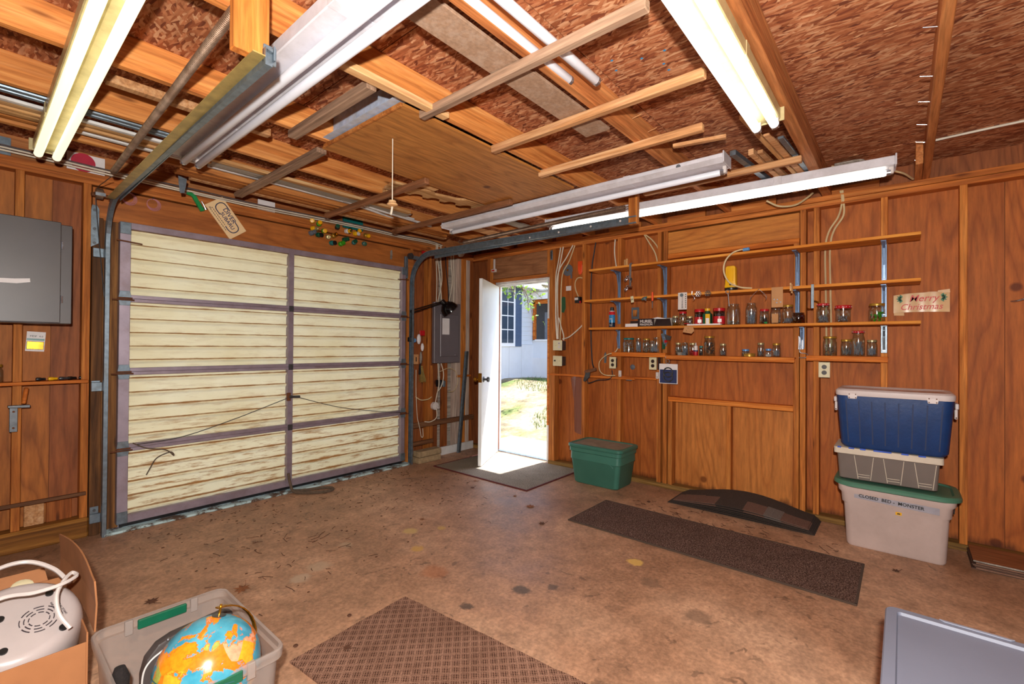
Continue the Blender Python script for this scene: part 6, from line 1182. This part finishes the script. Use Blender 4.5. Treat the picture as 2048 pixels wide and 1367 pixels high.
vc = Vector((.115,2.43,.10)); tilt = Vector((.30,-.45,.84)).normalized()
bd_ = MB().lathe([(0,-.06),(.09,-.06),(.14,.0),(.165,.07),(.172,.16),(.172,.235),(.168,.262),(.158,.286),(.145,.298),(.13,.302),(.05,.302),(0,.302)], vc, 40, tuple(Vector((.02,-.50,.86)))).o('body', 'appliance', va, smooth=True)
ta = Vector((.02,-.50,.86)).normalized(); te = ta.orthogonal().normalized(); te = Vector((.9,.3,0)); te = (te-ta*te.dot(ta)).normalized(); tf = ta.cross(te)
top = vc+ta*.302
MB().lathe([(0,0),(.032,0),(.030,.016),(.024,.02),(0,.02)], top+te*.06+tf*.135-ta*.03, 16, tuple(ta)).o('filler_cap', 'ivory', bd_, smooth=True)
for k in range(3):
    rr_ = .026+.011*k
    for i in range(8):
        a0 = 2*math.pi*i/8+.1*k; pts = [top+te*(.045+rr_*math.cos(a0+s))+tf*(-.035+rr_*math.sin(a0+s))+ta*.001 for s in (0,.18,.36,.54)]
        MB().tube(pts, .0018, 4).o('vent_slot', 'ink_grey', bd_)
for a, c_ in ((-.03,.03), (.10,.045), (.08,-.11), (-.06,-.09)): MB().cyl(top+te*a+tf*c_-ta*.006, top+te*a+tf*c_+ta*.006, .011, n=14).o('foot', 'black', bd_, smooth=True)
text('rating_print', 'CAUTION 120V 60Hz\nRISK OF SHOCK\nUNPLUG TO CLEAN', .008, top+te*.098+tf*(-.03)+ta*.0016, 'ink_grey', bd_, tf, -te)
vcord = E('appliance_cord', (.1,2.4,.33), 'white power cord looped over the domed appliance', 'cord')
wire('cord', [(-.06,2.25,.42), (.0,2.40,.46), (.08,2.50,.475), (.16,2.52,.47), (.225,2.46,.44), (.262,2.38,.40)], .0075, 'white_pl', vcord, 8)
wire('cord', [(-.06,2.22,.43), (.08,2.27,.452), (.16,2.24,.452), (.225,2.24,.455), (.268,2.28,.455), (.26,2.31,.46), (.235,2.27,.455), (.212,2.22,.43), (.215,2.18,.38), (.24,2.155,.33)], .0065, 'white_pl', vcord, 8)
# leaves, twigs
M['leaf_dry'] = pm('dry_leaf', '7d4a28', .8, var=.25, scale=40); M['leaf_dry2'] = pm('dry_leaf_dark', '54321f', .85, var=.3, scale=40)
def leaf(x, y, s, rot, mt, lb, z=.001):
    poly = [(0,-.5),(.06,-.3),(.30,-.34),(.22,-.12),(.48,.02),(.22,.10),(.28,.34),(.08,.26),(0,.55),(-.08,.26),(-.28,.34),(-.22,.10),(-.48,.02),(-.22,-.12),(-.30,-.34),(-.06,-.3)]
    l = E('dry_leaf', (x,y,z), lb, 'leaf', 'dry leaves on the floor'); mb = MB(); vs = [(x,y,z+.012*s*8)]+[(x+s*(a*math.cos(rot)-b_*math.sin(rot)), y+s*(a*math.sin(rot)+b_*math.cos(rot)), z+.002+.16*s*abs(a)*(1 if i % 3 else .3)) for i, (a, b_) in enumerate(poly)]
    mb.add(vs, [(0, i+1, (i+1) % 16+1) for i in range(16)]).o('blade', mt, l); MB().tube([(x+s*.45*math.sin(rot),y-s*.45*math.cos(rot),z+.004), (x+s*.9*math.sin(rot+.2),y-s*.9*math.cos(rot+.2),z+.006)], .0012, 4).o('stalk', mt, l)
for q in ((2.952,2.293,.085,.6,'leaf_dry','largest orange-brown leaf between the entry mat and the runner'), (3.075,2.553,.045,2.0,'leaf_dry','small leaf just off the corner of the entry mat'), (2.73,2.009,.06,1.1,'leaf_dry2','dark curled leaf near the runner corner'), (2.205,2.729,.05,.3,'leaf_dry','small red-brown leaf in the middle of the open floor'), (.958,2.665,.095,2.4,'leaf_dry','flat brown leaf beside the clear tote corner'), (.617,2.876,.075,.2,'leaf_dry2','crumpled leaf behind the clear tote'), (2.996,2.991,.05,1.5,'leaf_dry2','dark leaf on the concrete below the sunlit patch'), (3.16,3.12,.045,.5,'leaf_dry','leaf lying at the edge of the entry mat near the sunlight'), (3.70,1.62,.05,1.9,'leaf_dry2','dark leaf between the green tote and the shingles'), (3.52,.03,.05,.7,'leaf_dry2','leaf in front of the white tote')):
    leaf(*q)
leaf(1.06, 1.80, .045, .4, 'leaf_dry2', 'curled leaf lying on the waffle mat', .0105)
mb = MB(); rn = random.Random(11)
def twig(x, y, L, a, r=.0016):
    p = [Vector((x, y, .002))]
    for k in range(3): a += rn.uniform(-.5, .5); p.append(p[-1]+Vector((math.cos(a)*L/3, math.sin(a)*L/3, rn.uniform(-.0005, .003))))
    for k in range(3): mb.cyl(p[k], p[k+1], r, r*.9, 4)
for i in range(110):
    t = rn.random(); x = rn.gauss(1.9, .75); y = 4.0-abs(rn.gauss(0, .75))
    if .72 < x < 3.2 and 2.25 < y < 4.05: twig(x, y, rn.uniform(.015, .06), rn.uniform(0, 6.28), rn.uniform(.001, .002))
for i in range(36):
    x, y = rn.gauss(1.3, .35), rn.gauss(2.95, .3)
    if x > .75: twig(x, y, rn.uniform(.02, .09), rn.uniform(0, 6.28), .0018)
for i in range(60):
    x, y = rn.uniform(3.5, 3.75), rn.uniform(.3, 1.7); twig(x, y, rn.uniform(.01, .07), rn.gauss(1.57, .5), .002)
for i in range(22): twig(rn.uniform(2.6, 3.2), rn.uniform(2.6, 3.6), rn.uniform(.015, .05), rn.uniform(0, 6.28))
for i in range(200):
    x = rn.uniform(.75, 3.2); y = 4.05-abs(rn.gauss(0, .8)); s = rn.uniform(.002, .008)
    if y > 2.2: mb.sph((x, y, .001), s, 6, (1.4, 1, .35))
mb.o('floor_litter', 'leaf_dry2', label='scattered twigs, grit and leaf crumbs on the concrete before the garage door', cat='litter', kind='stuff')
for x, y in ((.93,1.99), (1.20,2.02)): MB().sph((x, y, .004), .011, 8, (1,1,.45)).o('acorn_cap', 'leaf_dry2', smooth=True, label='small round dark seed on the concrete, %s' % ('between clear tote and waffle mat' if x < 1 else 'by the long edge of the waffle mat'), cat='seed', group='seeds by the waffle mat')
# ================================================================ OUTSIDE THE ENTRY DOOR
m, nt, b = mnew('dry_lawn'); v = coords(nt); n1 = noise(nt, v, 1.1, 5, .6); n2 = noise(nt, v, 14, 5, .7)
c = ramp(nt, n1, [(.38, rgb('4e5e28')), (.48, rgb('756a4c')), (.6, rgb('8a806a'))]); c = mixc(nt, ramp(nt, noise(nt, v, 2.6, 6, .75), [(.5, (0,0,0)), (.66, (.75,)*3)]), c, rgb('43382a')); c = mixc(nt, .4, c, ramp(nt, n2, [(.3, (.1,)*3), (.7, (.9,)*3)]), 'OVERLAY')
nt.links.new(c, b.inputs['Base Color']); b.inputs['Roughness'].default_value = .95; bumpto(nt, b, n2, .6, .05); M['lawn'] = m
def gz(x, y):
    t = max(0, min(1, (x-4.6)/3.4)); t2 = max(0, min(1, (y-2)/3)); return -.06+.60*(t*t*(3-2*t))
vs = []; fs = []; NX, NY = 30, 36
for i in range(NX+1):
    for j in range(NY+1):
        x = 4.31+(i/NX)**1.5*40; y = -20+60*j/NY; vs.append((x, y, gz(x, y)+.015*math.sin(x*3)*math.cos(y*2.3)))
for i in range(NX):
    for j in range(NY): a = i*(NY+1)+j; fs.append((a, a+NY+1, a+NY+2, a+1))
g_ = MB().add(vs, fs).o('ground_lawn', 'lawn', kind='structure', smooth=True)
M['pave'] = pm('pale_concrete', '8a8478', .9, var=.12, scale=6, bump=.1)
MB().box(4.30,5.35,2.6,4.35,-.12,-.012).o('ground_doorstep', 'pave', kind='structure', bev=.01); MB().box(-6,4.30,4.28,14,-.14,-.02).o('ground_driveway', 'pave', kind='structure')
mb = MB(); rn = random.Random(5)
for i in range(2600):
    d = rn.uniform(.9, 4.2); x = 4.6+d*rn.uniform(.85,1.0); y = 3.2+d*rn.uniform(.25, .95)
    if math.sin(x*2.1+1)*math.cos(y*1.7) < .05 or y > 6.8 or x > 8.8: continue
    z = gz(x, y); a = rn.uniform(0, 6.28); h = rn.uniform(.03, .08); w = .006
    mb.add([(x-w*math.cos(a), y-w*math.sin(a), z), (x+w*math.cos(a), y+w*math.sin(a), z), (x+rn.uniform(-.03,.03), y+rn.uniform(-.03,.03), z+h)], [(0,1,2)])
mb.o('grass_tufts', pm('grass_green', '54702a', .8, var=.3), label='patchy green grass tufts on the dry lawn outside', cat='grass', kind='stuff')
# white house across the lawn
M['siding'] = pm('white_vinyl_siding', 'dfe4ea', .5, var=.03, scale=3); M['skirting'] = pm('white_skirting', 'e6e6e6', .6, var=.04, scale=3); M['shutter'] = pm('slate_blue_shutter', '50627e', .5, var=.06); M['house_trim'] = pm('white_house_trim', 'f0f0f0', .5, var=.02); M['roofing'] = pm('pale_roofing', 'c9c2b4', .8, var=.15, scale=8); M['porch_dark'] = pm('porch_interior', '3e3c42', .7, var=.1)
HO = E('white_house', (7.4,6.9,.5), 'white vinyl-sided house with a shuttered window across the lawn', 'house')
zt = 1.32
def lap(z): MB().prism([(0,0),(-.014,.0),(-.004,.112),(0,.112)], (4.9,6.9,z), (0,1,0), (0,0,1), 4.03).o('siding_board', 'siding', HO)
def lap2(z, y0): MB().prism([(0,0),(-.014,.0),(-.004,.112),(0,.112)], (8.93,y0,z), (1,0,0), (0,0,1), -(6.9-y0)).o('siding_board', 'siding', HO)
for i in range(14): lap(zt+.108*i)
bx('wall_core', 4.9, 8.93, 6.905, 7.1, .3, 2.75, 'siding', HO, 0); bx('wall_core', 8.935, 9.2, 3.2, 7.1, .3, 1.42, 'siding', HO, 0)
MB().box(8.92,8.934,3.2,6.9,.3,1.0).o('wing_skirting', 'skirting', HO)
for i in range(4): MB().prism([(0,0),(.014,0),(.004,.112),(0,.112)], (8.934,3.2,1.0+.108*i), (-1,0,0), (0,0,1), -3.7).o('siding_board', 'siding', HO)
for i in range(9): bx('skirting_panel', 4.9+.45*i, 5.342+.45*i, 6.885, 6.897, .3, zt-.004, 'skirting', HO, .003)
wf_ = bx('window', 7.30, 8.235, 6.862, 6.90, 1.27, 2.66, 'house_trim', HO, .004)
for i in range(2):
    for j in range(4):
        x0 = 7.745+.215*i-.215*0; bx('pane', 7.745+.215*i+.012, 7.745+.215*(i+1)-.012, 6.858, 6.8615, 1.34+.315*j+.012, 1.34+.315*(j+1)-.012, 'win_glass', wf_, 0)
        bx('pane', 7.315+.215*i+.012, 7.315+.215*(i+1)-.012, 6.858, 6.8615, 1.34+.315*j+.012, 1.34+.315*(j+1)-.012, 'win_glass', wf_, 0)
sh_ = bx('shutter', 8.245, 8.47, 6.865, 6.886, 1.27, 2.66, 'shutter', HO, .004)
for i in range(18): bx('louver', 8.265, 8.45, 6.860, 6.865, 1.31+.072*i, 1.355+.072*i, 'shutter', sh_, 0)
# porch wing with wooden framed opening
bx('porch_frame', 8.90, 8.96, 6.80, 6.87, 1.42, 2.34, 'ledge', HO, .004); bx('porch_frame', 8.90, 8.96, 3.2, 6.87, 2.30, 2.40, 'ledge', HO, .004); bx('porch_sill', 8.90, 8.98, 3.2, 6.87, 1.405, 1.445, 'house_trim', HO, .004)
bx('porch_back', 9.5, 9.6, 3.2, 9.5, 1.0, 2.7, 'porch_dark', HO, 0); bx('porch_screen', 9.05, 9.07, 6.2, 6.62, 1.45, 2.1, pm('porch_screen_grey', '6f7680', .8), HO, 0)
bx('fascia', 8.80, 8.86, 3.2, 6.85, 2.40, 2.58, 'house_trim', HO, .004); bx('fascia', 4.7, 8.82, 6.55, 6.60, 2.62, 2.76, 'house_trim', HO, .004); bx('soffit', 4.7, 8.93, 6.60, 6.9, 2.70, 2.72, 'house_trim', HO, 0); bx('soffit', 8.86, 9.2, 3.2, 6.9, 2.52, 2.54, 'house_trim', HO, 0)
MB().add([(8.75,3.2,2.58),(8.75,6.9,2.58),(13.5,6.9,3.2),(13.5,3.2,3.2),(8.75,3.2,2.62),(8.75,6.9,2.62),(13.5,6.9,3.24),(13.5,3.2,3.24)], [(0,1,2,3),(4,7,6,5),(0,4,5,1),(1,5,6,2),(2,6,7,3),(3,7,4,0)]).o('porch_roof', 'roofing', HO)
MB().add([(4.6,6.5,2.74),(13.5,6.5,2.74),(13.5,10.5,3.5),(4.6,10.5,3.5),(4.6,6.5,2.79),(13.5,6.5,2.79),(13.5,10.5,3.55),(4.6,10.5,3.55)], [(0,3,2,1),(4,5,6,7),(0,1,5,4),(1,2,6,5),(2,3,7,6),(3,0,4,7)]).o('main_roof', 'roofing', HO)
# oak bough reaching in over the lawn
M['bark'] = pm('grey_bark', '6a5a4c', .95, var=.3, scale=14, bump=.6); M['oak_leaf'] = pm('oak_leaf_green', '5c7e2c', .55, var=.35, scale=5)
for mm in ('oak_leaf',):
    nt = M[mm].node_tree; b = nt.nodes['Principled BSDF']; out = nt.nodes['Material Output']; tl_ = nd(nt, 'ShaderNodeBsdfTranslucent', {0: rgb('7c9a38')}); mx = nd(nt, 'ShaderNodeMixShader', {0: .45, 1: b.outputs[0], 2: tl_.outputs[0]}); nt.links.new(mx.outputs[0], out.inputs[0])
OK = E('oak_tree', (4.95,6.0,.0), 'oak tree with a leafy bough hanging in front of the white house', 'tree')
MB().tube(sm([(4.95,6.0,-.1), (4.97,5.98,1.2), (4.93,5.95,2.6), (4.9,5.9,4.6)], 5), .14, 10).o('trunk', 'bark', OK, smooth=True)
MB().tube(sm([(4.93,5.95,2.7), (5.3,5.75,3.1), (5.8,5.5,2.95), (6.2,5.36,2.6), (6.6,5.3,2.3)], 5), .022, 7).o('bough', 'bark', OK, smooth=True)
rn = random.Random(21); base = [Vector(p) for p in ((6.0,5.42,2.78), (6.2,5.36,2.6), (6.35,5.33,2.48), (6.6,5.3,2.3), (5.85,5.48,2.9))]; proto = None
tips = []
for k in range(14):
    s = base[k % 5]+Vector((0,0,0)); e = s+Vector((rn.uniform(-.1,.35), rn.uniform(-.35,.25), rn.uniform(-.62,-.12))); mid = (s+e)/2+Vector((rn.uniform(-.1,.1), rn.uniform(-.1,.1), .08)); MB().tube(sm([s, mid, e], 3), .006, 5).o('twig', 'bark', OK, smooth=True); tips.append((s, mid, e))
for k in range(190):
    s, mid, e = tips[k % 14]; t = rn.random(); p = (s*(1-t)**2+mid*2*t*(1-t)+e*t*t)+Vector((rn.gauss(0,.06), rn.gauss(0,.06), rn.gauss(0,.05)))
    if proto is None:
        poly = [(0,0),(.02,.03),(.012,.045),(.035,.065),(.02,.08),(.03,.10),(.012,.115),(0,.135),(-.012,.115),(-.03,.10),(-.02,.08),(-.035,.065),(-.012,.045),(-.02,.03)]
        og = org(OK); me = bpy.data.meshes.new('leaf'); me.from_pydata([(a, q_, .01*math.sin(q_*40)+abs(a)*.3) for a, q_ in poly], [], [(0,1,13),(1,2,12,13),(2,3,11,12),(3,4,10,11),(4,5,9,10),(5,6,8,9),(6,7,8)]); me.materials.append(M['oak_leaf']); proto = me
    o = bpy.data.objects.new('leaf', proto); C.objects.link(o); o.parent = OK; o.location = p-org(OK); o.rotation_euler = (rn.uniform(-1.2,1.2), rn.uniform(-1.2,1.2), rn.uniform(0,6.28)); sc_ = rn.uniform(.5,.85); o.scale = (sc_,)*3
M['far_leaf'] = pm('far_tree_green', '4d8038', .7, var=.4, scale=1.2)
for (x, y, h, r_, lb) in ((15.5,11.8,5.4,1.5,'round green tree beyond the white house roof, nearer the window'), (18.5,12.0,6.3,1.7,'taller green tree beyond the porch roof')):
    t = E('background_tree', (x,y,.5), lb, 'tree', 'trees beyond the house'); MB().cyl((x,y,.3), (x,y,h-1), .15, .08, 8).o('trunk', 'bark', t, smooth=True); mb = MB()
    for k in range(1500):
        d = Vector((rn.gauss(0,1), rn.gauss(0,1), rn.gauss(0,1))).normalized()*(r_*rn.uniform(.55,1)); p = Vector((x,y,h-.6))+Vector((d.x,d.y,d.z*.85)); a = Vector((rn.gauss(0,1),rn.gauss(0,1),rn.gauss(0,1))).normalized(); b_ = a.orthogonal().normalized(); s = .11
        mb.add([p-a*s, p+b_*s*.6, p+a*s, p-b_*s*.6], [(0,1,2,3)])
    mb.o('crown', 'far_leaf', t, kind='stuff')
